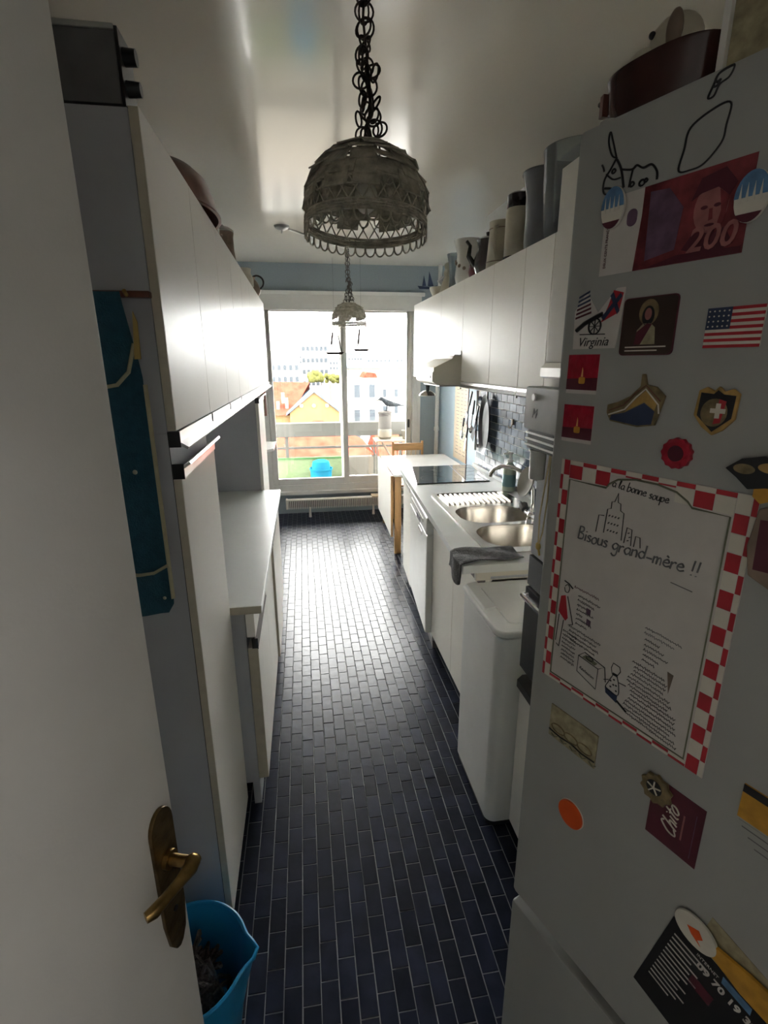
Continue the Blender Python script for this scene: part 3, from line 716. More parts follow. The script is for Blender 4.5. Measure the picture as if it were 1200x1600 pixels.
# grey coffee maker hung on the column
cm = thing('coffee_machine', 'light grey wall coffee machine with black slots on the oven column', 'coffee machine', (XC, 1.20, 1.375))
box('housing', 'grey_enamel', (-.055, -.001, -.09, .125, .075, .185), cm, .006)
box('slot_block', 'black_plastic', (-.045, -.001, -.085, .115, .022, .075), cm, .002)
for k in range(3): box('slot_rib', 'alu', (-.050, -.001, -.087, .118, .030+k*.016, .035+k*.016), cm, .001)
MB().lathe([(.0, -.06), (.020, -.058), (.022, .015), (.026, .02), (.022, .022), (.018, .015), (0, -.05)], (-.028, .075, .0), 20).build('cup', 'ceramic_white', cm)
lettering('maker_mark', 'M', .035, 'black_plastic', (-.0555, .06, .118), (PI/2, 0, -PI/2), cm, .3)
MB().tube([(-.0555, .06, .16), (-.062, .06, .16)], .009, 12).build('button', 'alu', cm)
ld_ = thing('skimmer', 'round pale skimmer hanging from the grey coffee machine corner', 'skimmer', (XC-.012, 1.338, 1.375))
MB().lathe([(0, 0), (.035, .002), (.042, .008), (.044, .012), (.04, .012), (.03, .007), (0, .005)], (0, 0, 0), n=28).build('disc', 'cream', ld_).matrix_local = Matrix.Translation((-.006, .004, -.085)) @ Matrix.Rotation(R(-75), 4, 'Y')
MB().tube([(.004, 0, .004), (.004, .002, -.02), (-.006, .004, -.045)], .004).build('stem', 'cream', ld_)
pk = thing('saucepan', 'black saucepan hung by its handle on the oven column', 'saucepan', (XC+.03, 1.336, 1.44))
MB().tube([(0, 0, 0), (-.006, .012, -.05), (-.010, .02, -.09)], .008, 8).build('handle', 'black_plastic', pk)
MB().ball((-.012, .026, -.10), (.014, .020, .016)).build('knob', 'black_plastic', pk)
rp = thing('string_loop', 'pale cord loop knotted with yellow ribbon hanging on oven column', 'cord', (XC-.006, 1.275, 1.12))
MB().tube([(0, .0, 0), (-.003, .0, .09), (-.004, -.028, .24), (-.003, -.03, .27)], .0022, 6).tube([(0, 0, 0), (-.003, -.025, .05), (-.004, -.038, .15), (-.003, -.035, .27)], .0022, 6).build('cord', 'rope', rp)
MB().ball((0, 0, 0), (.006, .012, .012)).tube([(0, 0, 0), (-.004, -.02, -.02)], .003).build('ribbon', 'apron_yellow', rp)

# soap bottle, utensils, poster, tile hook
t = thing('soap_bottle', 'pale green washing up liquid bottle with white pump by tiles', 'bottle', (1.228, 2.90, ZW+.001))
MB().lathe([(0, 0), (.036, 0), (.040, .006), (.040, .125), (.034, .15), (.016, .172), (.015, .18)], n=28, cap=False).build('body', 'soap_green', t)
MB().lathe([(.0405, .03), (.0405, .105)], n=28).build('label', 'label_teal', t)
MB().lathe([(.018, .178), (.018, .195), (.009, .197), (.009, .225), (.016, .227), (.016, .24), (0, .242)], n=18).cyl((0, 0, .233), (-.045, 0, .228), .007, .005).build('pump', 'ceramic_white', t)
t = thing('hanging_rail', 'chrome wall rod carrying knives and ladles at tile end', 'rail', (1.245, 3.60, 1.0))
MB().tube([(0, 0, 0), (0, 0, .43)], .008, 10).build('rod', 'chrome', t)
MB().box(0, .05, -.01, .01, .36, .39).box(0, .05, -.01, .01, .02, .05).build('bracket', 'chrome', t)
def utensil(name, lb, y, z0, z1, kind, x=1.222, tilt=0.):
    t = thing(name, lb, 'utensil', (x, y, z1), group='utensils hanging beside the tiles'); t.rotation_euler = (tilt, 0, 0)
    L_ = z1-z0
    MB().box(-.006, .006, -.009, .009, -L_*.42, 0).build('handle', 'black_plastic', t, .003)
    if kind == 0: MB().prism([(-.012, -L_), (.012, -L_*.95), (.016, -L_*.42), (-.012, -L_*.42)], -.0012, .0012, 'y').build('blade', 'chrome', t).rotation_euler = (0, 0, PI/2)
    elif kind == 1: MB().cyl((0, 0, -L_*.4), (0, 0, -L_*.8), .004).ball((0, 0, -L_*.88), (.012, .032, .035)).build('bowl', 'chrome', t)
    else: MB().cyl((0, 0, -L_*.4), (0, 0, -L_*.7), .004).box(-.002, .002, -.03, .03, -L_, -L_*.68).build('blade', 'grey_metal', t, .001)
utensil('kitchen_knife', 'dark handled knife hung highest on the wall rod', 3.66, 1.15, 1.42, 2, tilt=.5)
utensil('ladle', 'steel ladle hung in the middle of the wall rod', 3.60, 1.11, 1.36, 1, tilt=.28)
utensil('spatula', 'dark slotted spatula on the wall rod', 3.50, 1.05, 1.33, 2, tilt=.45)
utensil('carving_knife', 'long dark carving blade hung lowest on the wall rod', 3.66, .96, 1.16, 0, x=1.200, tilt=.38)
utensil('skimmer', 'steel skimmer hanging low on the wall rod', 3.76, 1.06, 1.22, 1, x=1.20, tilt=.3)
t = thing('frying_pan', 'dark frying pan hung flat against the tiled wall', 'pan', (1.262, 3.45, 1.20))
o = MB().lathe([(0, 0), (.11, 0), (.135, .028), (.139, .03), (.131, .026), (.108, -.0), (0, -.004)][::-1], n=40).build('dish', 'grey_metal', t); o.rotation_euler = (0, -PI/2, 0); o.scale = (1.5, .75, .6)
MB().box(-.005, .005, -.012, .012, .18, .27).build('handle', 'black_plastic', t, .004)
t = thing('wall_calendar', 'tall cream calendar strip with ruled text on blue wall', 'calendar', (WR-.001, 4.80, 0))
box('sheet', 'poster', (-.004, 0, -.21, .20, .70, 1.40), t)
for k, z in enumerate([.76+i*.034 for i in range(19)]):
    for (a, b) in ((-.18, -.09), (-.065, .02), (.045, .15)):
        MB().box(-.0046, -.004, a, b-random.uniform(0, .04), z, z+.006).build('text_line', 'stone_brown', t)
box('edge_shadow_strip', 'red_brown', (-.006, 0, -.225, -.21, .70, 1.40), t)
t = thing('tile_hook', 'small brown hook stuck on the tiled wall', 'hook', (WRT-.017, 3.02, 1.25))
MB().box(-.012, 0, -.012, .012, 0, .035).build('pad', 'stone_brown', t, .003)
MB().tube([(-.008, 0, .004), (-.014, 0, -.015), (-.028, 0, -.018), (-.03, 0, -.005)], .003).build('hook', 'stone_brown', t)

# jugs on the right wall cupboards
ZR = 2.106
t = thing('glass_vase', 'wide clear glass vase next to the oven column', 'vase', (1.10, 2.13, ZR)); t.scale = (1.42,)*3
MB().lathe([(0, .012), (.07, .012), (.075, .0), (.080, .02), (.088, .12), (.092, .20), (.094, .215), (.09, .215), (.086, .19), (.080, .1), (.072, .03)], n=36).build('body', 'clear_glass', t)
MB().tube([(.02, -.09, .17), (.02, -.125, .16), (.02, -.125, .06), (.02, -.085, .04)], .008).build('handle', 'clear_glass', t)
t = thing('glass_jug', 'tall grey glass jug with flared lip', 'jug', (1.10, 2.41, ZR)); t.scale = (1.4,)*3
MB().lathe([(0, .01), (.05, .01), (.055, 0), (.058, .03), (.056, .09), (.058, .16), (.066, .20), (.072, .222), (.068, .222), (.06, .19), (.052, .09), (.05, .02)], n=36).build('body', 'ceramic_grey', t)
MB().lathe([(.0725, .218), (.0725, .224), (.067, .224)], n=36).build('lip', 'clear_glass', t)
t = thing('vacuum_flask', 'cream vacuum flask with black cap', 'flask', (1.085, 2.655, ZR)); t.scale = (1.42,)*3
MB().lathe([(0, 0), (.042, 0), (.044, .01), (.044, .15), (.040, .165)], n=28).build('body', 'stoneware', t)
MB().lathe([(.041, .165), (.042, .17), (.042, .205), (.036, .21), (0, .21)], n=28).build('cap', 'ceramic_dark', t)
MB().lathe([(.046, 0), (.047, .012), (.045, .014)], n=28).build('foot_band', 'ceramic_dark', t)
def tankard(name, lb, x, y, h, r, m, spout=True, cat='pitcher', hm=None):
    t = thing(name, lb, cat, (x, y, ZR))
    MB().lathe([(0, 0), (r, 0), (r*1.02, h*.04), (r*.94, h*.4), (r*.86, h*.8), (r*.90, h), (r*.84, h), (r*.78, h*.8), (r*.84, h*.3), (0, h*.05)], n=30).build('body', m, t)
    MB().tube([(-r*.6, -r*.62, h*.86), (-r*.95, -r*1.1, h*.80), (-r*.98, -r*1.15, h*.4), (-r*.68, -r*.72, h*.2)], r*.11, 8).build('handle', hm or m, t)
    return t
t = tankard('stoneware_pitcher', 'beige ribbed stoneware pitcher between flask and black jug', 1.085, 2.865, .225, .078, 'stoneware')
for z in (.03, .19): MB().ring((0, 0, z), .0775 if z < .1 else .068, .003, n=28).build('band', 'stone_brown', t)
t = thing('black_jug', 'glossy black coffee jug with curved spout', 'jug', (1.09, 3.09, ZR)); t.scale = (1.35,)*3
MB().lathe([(0, 0), (.045, 0), (.058, .03), (.06, .06), (.045, .10), (.046, .13), (.05, .138), (.044, .138), (.04, .1), (0, .08)], n=30).build('body', 'ceramic_dark', t)
MB().tube([(-.05, .02, .04), (-.075, .03, .08), (-.07, .03, .12), (-.085, .035, .14)], [.014, .011, .008, .007]).build('spout', 'ceramic_dark', t)
MB().lathe([(.048, .138), (.03, .15), (.01, .156), (.012, .168), (0, .172)], n=24).build('lid', 'ceramic_dark', t)
t = thing('floral_pitcher', 'white china pitcher with flared lip and flowers', 'pitcher', (1.085, 3.46, ZR)); t.scale = (1.5,)*3
MB().lathe([(0, 0), (.045, 0), (.052, .03), (.048, .07), (.044, .12), (.056, .165), (.060, .175), (.055, .175), (.04, .12), (.04, .05), (0, .02)], n=30).build('body', 'ceramic_white', t)
for k in range(5): MB().ball((-.047*math.cos(k*.5-1), .047*math.sin(k*.5-1), .06+.012*k), (.008, .008, .008)).build('flower', 'stone_brown', t)
t = thing('dark_red_pot', 'small dark red pot between black jug and floral pitcher', 'pot', (1.10, 3.27, ZR)); t.scale = (1.5,)*3
MB().lathe([(0, 0), (.035, 0), (.042, .03), (.038, .06), (.033, .06), (.034, .03), (0, .012)], n=26).build('body', 'wine', t)
t = thing('slim_glass', 'slim clear glass beside the floral pitcher', 'glass', (1.075, 3.69, ZR)); t.scale = (1.5,)*3
MB().lathe([(0, .008), (.024, .008), (.03, 0), (.026, .04), (.03, .10), (.04, .15), (.037, .15), (.027, .1), (.022, .02)], n=28).build('body', 'clear_glass', t)
t = thing('figurine', 'small pale china figurine at the far end of the jugs', 'figurine', (1.09, 3.93, ZR)); t.scale = (1.5,)*3
MB().lathe([(0, 0), (.035, 0), (.04, .01), (.03, .05), (.018, .08), (.022, .095), (.018, .11)], n=24).ball((0, 0, .125), .019).build('body', 'stoneware', t)
MB().tube([(-.02, 0, .08), (-.045, .01, .06), (-.03, .02, .045)], .007).build('arm', 'ceramic_white', t)
t = thing('low_dish', 'low pale dish at the end of the jug row', 'dish', (1.10, 4.16, ZR)); t.scale = (1.4,)*3
MB().lathe([(0, 0), (.04, 0), (.06, .04), (.064, .055), (.06, .055), (.038, .01), (0, .008)], n=28).build('bowl', 'stoneware', t)
# dark sailing ship silhouette on the window wall
t = thing('ship_ornament', 'dark little sailing ship ornament high on the window wall', 'ornament', (1.34, YB-.003, 2.36))
MB().prism([(-.11, .03), (-.09, 0), (.07, 0), (.10, .04), (.05, .02)], -.008, 0, 'y').build('hull', 'navy', t)
MB().prism([(-.06, .03), (-.02, .03), (-.045, .13)], -.006, 0, 'y').build('sail', 'navy', t)
MB().prism([(0, .03), (.06, .03), (.01, .17)], -.006, 0, 'y').build('sail', 'navy', t)

# ------------------------------------------------------------------ fridge
FA = R(20.8); FO = Vector((.352, .687))
FROT = math.atan2(-math.cos(FA), math.sin(FA))
def fz(name, lb, cat, t_=0., z=0., off=0., group=None):
    n_ = Vector((math.cos(FA), math.sin(FA))); d_ = Vector((math.sin(FA), -math.cos(FA)))
    p = FO+d_*t_+n_*off
    return thing(name, lb, cat, (p.x, p.y, z), FROT, group)
fg = fz('fridge_freezer', 'tall white fridge freezer covered in magnets beside the doorway', 'fridge')
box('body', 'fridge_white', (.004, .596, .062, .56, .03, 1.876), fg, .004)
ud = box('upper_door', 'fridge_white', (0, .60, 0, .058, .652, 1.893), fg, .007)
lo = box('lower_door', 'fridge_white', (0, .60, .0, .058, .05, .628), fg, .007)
MB().prism([(.004, .628), (.0, .622), (-.004, .628), (.004, .65)], .0, .6, 'x').v
box('top_cover', 'fridge_white', (.003, .597, .006, .56, 1.877, 1.894), fg, .004)
MB().cyl((.02, .03, 1.892), (.02, .03, 1.902), .012).build('hinge_cap', 'fridge_white', fg)
MB().box(-.004, .004, .012, .04, .640, .662).build('hinge', 'alu', fg, .002)
for x in (.05, .55): MB().cyl((x, .1, 0), (x, .1, .03), .018).build('foot', 'black_plastic', fg)
def stroke(name, pts, w_, m, parent, y=-.0006, closed=False, n=4):
    P_ = [(p[0], y, p[1]) for p in pts]
    return MB().tube(P_, w_, n, closed).build(name, m, parent, smooth=60)
def curve(pts, k=6, closed=False):
    out = []; N = len(pts); rng = range(N if closed else N-1)
    for i in rng:
        p0 = pts[(i-1) % N] if closed or i > 0 else pts[0]; p1 = pts[i]; p2 = pts[(i+1) % N]; p3 = pts[(i+2) % N] if closed or i+2 < N else pts[-1]
        for j in range(k):
            t_ = j/k; out.append(tuple(.5*((2*p1[c])+(-p0[c]+p2[c])*t_+(2*p0[c]-5*p1[c]+4*p2[c]-p3[c])*t_**2+(-p0[c]+3*p1[c]-3*p2[c]+p3[c])*t_**3) for c in (0, 1)))
    if not closed: out.append(pts[-1])
    return out
# marker drawings straight on the door
W_ = .0011
def mk(pts, w2=W_, closed=False): stroke('marker_line', curve(pts, closed=closed), w2, 'marker_black', ud, closed=closed)
mk([(.1826, 1.8571), (.1683, 1.8584), (.1454, 1.8492), (.1415, 1.831), (.1387, 1.8127), (.1519, 1.8099), (.1651, 1.8121), (.1793, 1.8259), (.1813, 1.8396)], closed=True)
mk([(.1782, 1.8885), (.1666, 1.8866), (.1629, 1.8792), (.1591, 1.8696), (.1646, 1.8692), (.1686, 1.877), (.1768, 1.88), (.1803, 1.8862)], closed=True)
mk([(.1640, 1.8840), (.1655, 1.8800), (.1690, 1.8810), (.1660, 1.8770), (.1625, 1.8775)])
mk([(.0604, 1.8473), (.0529, 1.8521), (.0465, 1.8666), (.0473, 1.8771), (.0521, 1.8665), (.059, 1.8487)])
mk([(.0602, 1.8483), (.0528, 1.8378), (.046, 1.8295), (.0451, 1.8192), (.0482, 1.8133), (.0554, 1.8115)])
mk([(.0473, 1.8196), (.0540, 1.8180), (.0604, 1.8154)], W_*1.4); mk([(.0475, 1.8342), (.0578, 1.8263), (.0677, 1.8254)])
mk([(.0606, 1.8457), (.0677, 1.8337), (.0735, 1.814)], W_*1.3); mk([(.0677, 1.8337), (.0819, 1.8297), (.0879, 1.8321), (.0964, 1.8273), (.1062, 1.8278), (.1135, 1.8194), (.1147, 1.8112)], W_*1.3)
mk([(.0831, 1.8294), (.0815, 1.82), (.0804, 1.8123)]); mk([(.040, 1.846), (.0425, 1.842), (.044, 1.838)])
for a_, b_, r_ in ((.0576, 1.8348, .0026), (.0841, 1.8145, .0028), (.0968, 1.8127, .0036), (.1015, 1.8139, .002)): stroke('marker_line', ellipse(a_, b_, r_, r_*.8, 10), W_*1.1, 'marker_black', ud, closed=True)

def slabm(mb, poly, y0, y1): return mb.prism(poly, y0, y1, 'y')
def card(name, lb, cat, t0, t1, z0, z1, m, th=.0015, group=None, rot=0., r=.0):
    o = fz(name, lb, cat, (t0+t1)/2, (z0+z1)/2, -.0001, group)
    hw, hh = (t1-t0)/2, (z1-z0)/2
    poly = rrect(-hw, hw, -hh, hh, r, 3) if r else [(-hw, -hh), (hw, -hh), (hw, hh), (-hw, hh)]
    slabm(MB(), poly, -th, 0).build('backing', m, o)
    if rot: o.rotation_euler = (0, 0, FROT); o.rotation_mode = 'XYZ'; o.matrix_world  # kept upright unless rotated below
    return o
def fpoly(o, name, poly, m, lay=1, th=.0015, h=.0003): return slabm(MB(), poly, -th-h*lay, -th-h*(lay-1)).build(name, m, o)
# banknote held by two hot air balloon magnets
bn = card('banknote', 'worn red two hundred banknote pinned on the fridge door', 'banknote', .052, .216, 1.722, 1.807, 'paper_white', .0006)
fpoly(bn, 'print', [(-.032, -.0425), (.082, -.0425), (.082, .0425), (-.032, .0425)], 'note_red', 1, .0006)
fpoly(bn, 'print', [(-.036, -.0425), (-.028, -.0425), (-.006, .0425), (-.030, .0425)], 'note_red', 1, .0006)
fpoly(bn, 'print', [(-.022, -.034), (.012, -.028), (.016, .012), (-.002, .034), (-.024, .036)], 'note_violet', 2, .0006)
fpoly(bn, 'print', ellipse(.045, .005, .017, .023), 'skin_note', 2, .0006)
fpoly(bn, 'print', [(.024, .015), (.032, .034), (.055, .038), (.068, .022), (.062, .012), (.050, .022), (.034, .020)], 'wine', 3, .0006)
for ex in (.0385, .0515): fpoly(bn, 'print', ellipse(ex, .006, .0035, .0018, 10), 'wine', 3, .0006)
fpoly(bn, 'print', [(.044, .004), (.047, .004), (.0485, -.006), (.0445, -.007)], 'note_red', 3, .0006)
fpoly(bn, 'print', ellipse(.046, -.011, .005, .0014, 10), 'wine', 3, .0006)
fpoly(bn, 'print', [(.052, .020), (.062, .012), (.060, -.010), (.052, -.020), (.056, .0)], 'note_red', 3, .0006)
fpoly(bn, 'print', [(.020, -.030), (.030, -.016), (.062, -.016), (.072, -.032), (.05, -.04)], 'wine', 2, .0006)
fpoly(bn, 'print', [(-.02, -.042), (.08, -.042), (.08, -.036), (.015, -.034)], 'wine', 3, .0006)
fpoly(bn, 'print', rrect(-.051, -.038, .006, .024, .006, 4), 'note_violet', 1, .0006)
lettering('numerals', '200', .032, 'skin_note', (.050, -.0022, -.024), parent=bn, shear=.18, bold=.0006)
lettering('small_print', 'DEUX CENTS FRANCS', .0045, 'wine', (-.075, -.0012, -.012), (PI/2, -PI/2, 0), bn)
def balloon(lb, t_, z_):
    o = fz('balloon_magnet', lb, 'magnet', t_, z_, -.0030, 'balloon magnets on the banknote')
    slabm(MB(), ellipse(0, 0, .0155, .0225, 22), -.004, 0).build('backing', 'cream', o, .001)
    slabm(MB(), [p for p in ellipse(0, 0, .0152, .022, 28) if p[1] > -.0001], -.0045, -.004).build('blue_top', 'sky_blue', o)
    for k in range(4): slabm(MB(), [(-.011+k*.006, -.004), (-.008+k*.006, -.004), (-.0095+k*.006, .012)], -.0049, -.0045).build('white_spike', 'cream', o)
    slabm(MB(), [p for p in ellipse(0, -.0012, .0148, .0208, 28) if p[1] < -.012], -.0046, -.004).build('brown_base', 'wine', o)
balloon('small oval blue and white magnet on the banknote margin', .066, 1.794)
balloon('larger oval blue and white magnet over the printed portrait', .219, 1.769)
# Virginia
vg = fz('virginia_magnet', 'crossed flags and cannon magnet lettered Virginia', 'magnet', .057, 1.672, -.0001)
slabm(MB(), [(-.034, -.035), (.030, -.035), (.034, .0), (.036, .034), (.024, .034), (.0, .008), (-.020, .034), (-.036, .012)], -.0012, 0).build('backing', 'paper_white', vg)
TH = .0012
for k in range(6): fpoly(vg, 'flag_stripe', [(-.034+k*.0006, .002+k*.005), (-.010-k*.001, .008+k*.005), (-.010-k*.001, .0105+k*.005), (-.034+k*.0006, .0045+k*.005)], 'wine' if k < 3 else 'navy', 1, TH)
fpoly(vg, 'flag_field', [(.006, -.004), (.030, .006), (.034, .028), (.020, .032), (.014, .014)], 'red', 1, TH)
fpoly(vg, 'flag_cross', [(.006, .002), (.010, -.002), (.033, .024), (.030, .028)], 'navy', 2, TH)
fpoly(vg, 'flag_cross', [(.028, .004), (.031, .008), (.020, .030), (.016, .026)], 'navy', 2, TH)
stroke('cannon', [(-.030, -.012), (-.018, -.004), (.002, .004), (.008, .006)], .0028, 'marker_black', vg, -.002, n=6)
stroke('wheel', ellipse(-.002, -.008, .009, .0095), .0011, 'marker_black', vg, -.0022, True)
for a in range(4): stroke('wheel_spoke', [(-.002-.009*math.cos(a*PI/4), -.008-.009*math.sin(a*PI/4)), (-.002+.009*math.cos(a*PI/4), -.008+.009*math.sin(a*PI/4))], .0006, 'marker_black', vg, -.0022)
stroke('ground_line', [(-.024, -.017), (.014, -.018)], .0008, 'marker_black', vg, -.002)
lettering('lettering', 'Virginia', .0155, 'marker_black', (-.003, -.0018, -.027), parent=vg, shear=.3)
# devotional picture
sg = card('devotional_magnet', 'dark rounded picture magnet with haloed robed figure', 'magnet', .094, .161, 1.628, 1.692, 'wine', .002, r=.005)
fpoly(sg, 'dark_field', rrect(-.0325, .0325, -.031, .031, .005, 3), 'umber', 1, .002)
fpoly(sg, 'halo', ellipse(0, .015, .012, .014), 'khaki', 2, .002)
fpoly(sg, 'hair', ellipse(0, .011, .0075, .011), 'marker_black', 3, .002)
fpoly(sg, 'face', ellipse(0, .013, .0042, .0065), 'skin_note', 4, .002)
fpoly(sg, 'robe', [(-.014, -.020), (.012, -.020), (.010, -.002), (.004, .003), (-.005, .003), (-.012, -.004)], 'sepia', 3, .002)
fpoly(sg, 'sash', [(-.014, -.020), (-.006, -.020), (.006, .002), (.0, .003), (-.012, -.006)], 'wine', 4, .002)
for z in (-.0235, -.0275):
    fpoly(sg, 'caption_line', [(-.025, z), (.026 if z > -.025 else .016, z), (.026 if z > -.025 else .016, z+.0014), (-.025, z+.0014)], 'cream', 4, .002)
# US flag
us = card('flag_magnet', 'striped flag magnet with starred blue corner', 'magnet', .194, .248, 1.634, 1.673, 'cream', .002, r=.001)
for k in range(7):
    z = .0195-k*.006; fpoly(us, 'red_stripe', [(-.027, z-.003), (.027, z-.003), (.027, z), (-.027, z)], 'red', 1, .002)
fpoly(us, 'blue_corner', [(-.027, -.0015), (-.003, -.0015), (-.003, .0195), (-.027, .0195)], 'navy', 2, .002)
for i in range(5):
    for j in range(4): fpoly(us, 'star', ellipse(-.0245+i*.0047, .0015+j*.0049, .0009, .0009, 5), 'cream', 3, .002)
# candles
for k, (z0, z1, lb) in enumerate(((1.584, 1.630, 'square red candle picture card, the upper of two'), (1.519, 1.565, 'square red candle picture card, the lower of two'))):
    c = card('candle_card', lb, 'magnet', .018, .067, z0-.004, z1, 'paper_white', .0008, 'candle picture cards')
    fpoly(c, 'red_field', [(-.0245, -.020), (.0245, -.020), (.0245, .025), (-.0245, .025)], 'wax', 1, .0008)
    fpoly(c, 'dark_lower', [(-.0245, -.020), (.0245, -.020), (.0245, -.004), (-.0245, -.006)], 'wine', 2, .0008)
    fpoly(c, 'flame', [(-.0012, -.003), (.0018, -.003), (.0012, .005), (.0, .009)], 'flame', 3, .0008)
    fpoly(c, 'candle', rrect(-.0045, .0055, -.012, -.0035, .002, 3), 'mustard', 3, .0008)
# boat shaped magnet
bt_ = fz('boat_magnet', 'boat prow shaped magnet with pale blue and brown bands', 'magnet', .128, 1.571, -.0001)
slabm(MB(), [(-.040, -.012), (-.034, -.022), (.004, -.026), (.026, -.022), (.034, .012), (.022, .022), (.010, .024), (.006, .036), (.002, .036), (.002, .022), (-.010, .010), (-.026, .002), (-.040, -.002)], -.004, 0).build('backing', 'khaki', bt_, .001)
TH = .004
fpoly(bt_, 'blue_hull', [(-.034, -.020), (.004, -.024), (.022, -.021), (.024, -.006), (.010, .003), (-.014, -.010), (-.032, -.014)], 'navy', 1, TH)
fpoly(bt_, 'tan_hull', [(-.014, -.009), (.010, .004), (.024, -.005), (.026, .004), (.010, .017), (-.004, .004)], 'gold', 1, TH)
stroke('gunwale', [(-.036, -.014), (-.014, -.006), (.0, .010), (.010, .019), (.028, .002), (.030, -.008)], .0011, 'cream', bt_, -.0045)
stroke('gunwale', [(-.036, -.009), (-.016, -.001), (-.002, .014), (.010, .023), (.030, .006)], .0009, 'red_brown', bt_, -.0045)
# shield
shd = fz('shield_magnet', 'gold and black shield magnet with red crest', 'magnet', .219, 1.571, -.0001)
slabm(MB(), [(-.020, .020), (-.012, .024), (-.004, .020), (.0, .025), (.006, .020), (.014, .023), (.021, .018), (.020, -.008), (.010, -.020), (.0, -.026), (-.012, -.018), (-.022, -.006)], -.004, 0).build('backing', 'gold', shd, .001)
fpoly(shd, 'black_field', [(-.017, .018), (-.004, .017), (.0, .021), (.006, .017), (.018, .016), (.017, -.007), (.0, -.022), (-.018, -.006)], 'marker_black', 1, TH)
fpoly(shd, 'pale_field', ellipse(-.001, -.002, .0135, .0145), 'khaki', 2, TH)
fpoly(shd, 'red_bar', [(.0, -.014), (.007, -.012), (.010, .010), (.003, .012)], 'red', 3, TH)
for a in (0, PI/2): fpoly(shd, 'cross_arm', [(.003+.008*math.cos(a+.3), .008*math.sin(a+.3)), (.003+.008*math.cos(a-.3), .008*math.sin(a-.3)), (.003-.008*math.cos(a+.3), -.008*math.sin(a+.3)), (.003-.008*math.cos(a-.3), -.008*math.sin(a-.3))][::-1], 'cream', 4, TH)
# red wax seal bottle cap
cp_ = fz('bottle_cap_magnet', 'crimped red bottle cap magnet above the recipe board', 'magnet', .1855, 1.521, -.0001)
slabm(MB(), [((.0165+.0017*(i % 2))*math.cos(2*PI*i/26), (.0165+.0017*(i % 2))*math.sin(2*PI*i/26)) for i in range(26)], -.006, 0).build('cap', 'wax', cp_, .001)
fpoly(cp_, 'crest', ellipse(0, 0, .009, .009), 'wine', 1, .006)
# bird shaped magnet at the top right of the board, with small framed photo below
dk = fz('duck_magnet', 'black and tan duck head magnet at corner of recipe board', 'magnet', .276, 1.513, -.0062)
slabm(MB(), [(-.034, .002), (-.020, .014), (.0, .019), (.022, .014), (.030, .002), (.024, -.012), (.006, -.012), (-.010, -.016), (-.022, -.006)], -.005, 0).build('backing', 'marker_black', dk, .001)
fpoly(dk, 'tan_patch', ellipse(-.016, .004, .010, .005), 'khaki', 1, .005)
fpoly(dk, 'tan_patch', ellipse(.008, .008, .012, .005), 'gold', 1, .005)
fpoly(dk, 'beak', [(-.004, -.010), (.010, -.010), (.012, -.024), (.004, -.028), (-.004, -.022)], 'mustard', 2, .004)
rx = fz('wool_magnet', 'fuzzy reddish brown magnet hanging over the board edge', 'magnet', .300, 1.440, -.0062)
slabm(MB(), [(-.020, .040), (.004, .052), (.026, .045), (.028, -.030), (.006, -.040), (-.018, -.030), (-.024, .0)], -.006, 0).build('backing', 'stone_brown', rx, .002)
fpoly(rx, 'red_patch', [(-.016, .030), (.02, .034), (.02, -.02), (-.014, -.022)], 'wine', 1, .006)

# recipe whiteboard
HW = {'a': (.95, [[(.8, .9), (.4, 1), (.1, .5), (.4, 0), (.75, .4), (.8, .9), (.8, .2), (.95, 0)]]),
 'b': (.85, [[(.1, 2), (.1, 0), (.5, 0), (.8, .5), (.5, 1), (.1, .7)]]), 'd': (.95, [[(.75, .8), (.4, 1), (.1, .5), (.4, 0), (.75, .4), (.8, 2), (.8, .1)]]),
 'e': (.85, [[(.1, .5), (.7, .6), (.5, 1), (.15, .7), (.15, .25), (.45, 0), (.85, .2)]]), 'g': (.9, [[(.75, .85), (.4, 1), (.1, .5), (.4, .05), (.75, .5), (.78, .9), (.75, -.6), (.4, -.9), (.1, -.6)]]),
 'i': (.4, [[(.2, 1), (.2, .5), (.2, 0)], [(.2, 1.42), (.23, 1.5)]]), 'l': (.45, [[(.1, .1), (.32, 1.6), (.2, 2), (.1, 1.4), (.12, .2), (.38, 0)]]),
 'm': (1.1, [[(.1, 1), (.1, 0), (.12, .7), (.4, 1), (.5, .6), (.5, 0), (.52, .7), (.8, 1), (.92, .6), (.92, 0)]]), 'n': (.8, [[(.1, 1), (.1, 0), (.12, .7), (.5, 1), (.65, .6), (.65, 0)]]),
 'o': (.85, [[(.4, 1), (.1, .6), (.2, .1), (.5, 0), (.75, .4), (.65, .9), (.4, 1)]]), 'p': (.85, [[(.1, 1), (.1, 0), (.1, -.9)], [(.1, .7), (.5, 1), (.75, .5), (.45, 0), (.1, .2)]]),
 'r': (.65, [[(.1, 1), (.1, 0), (.12, .6), (.4, 1), (.58, .88)]]), 's': (.65, [[(.55, .85), (.3, 1), (.12, .75), (.5, .35), (.4, .02), (.08, .1)]]),
 'u': (.8, [[(.1, 1), (.12, .2), (.4, 0), (.65, .3), (.65, 1), (.68, 0)]]), 'B': (.9, [[(.1, 2), (.1, 1), (.1, 0)], [(.1, 1.95), (.6, 1.9), (.65, 1.3), (.15, 1.05), (.75, .8), (.7, .1), (.1, 0)]]),
 '-': (.8, [[(.1, .5), (.7, .5)]]), '!': (.5, [[(.25, 2), (.22, .6)], [(.2, .12), (.23, .02)]]), ' ': (.55, []),
 'C': (1., [[(.85, 1.7), (.45, 2), (.1, 1), (.45, 0), (.95, .3)]]), 'h': (.8, [[(.1, 2), (.1, 0), (.12, .7), (.5, 1), (.62, .5), (.62, 0)]]), 't': (.6, [[(.3, 1.7), (.3, .2), (.5, 0)], [(.05, 1.1), (.6, 1.1)]])}
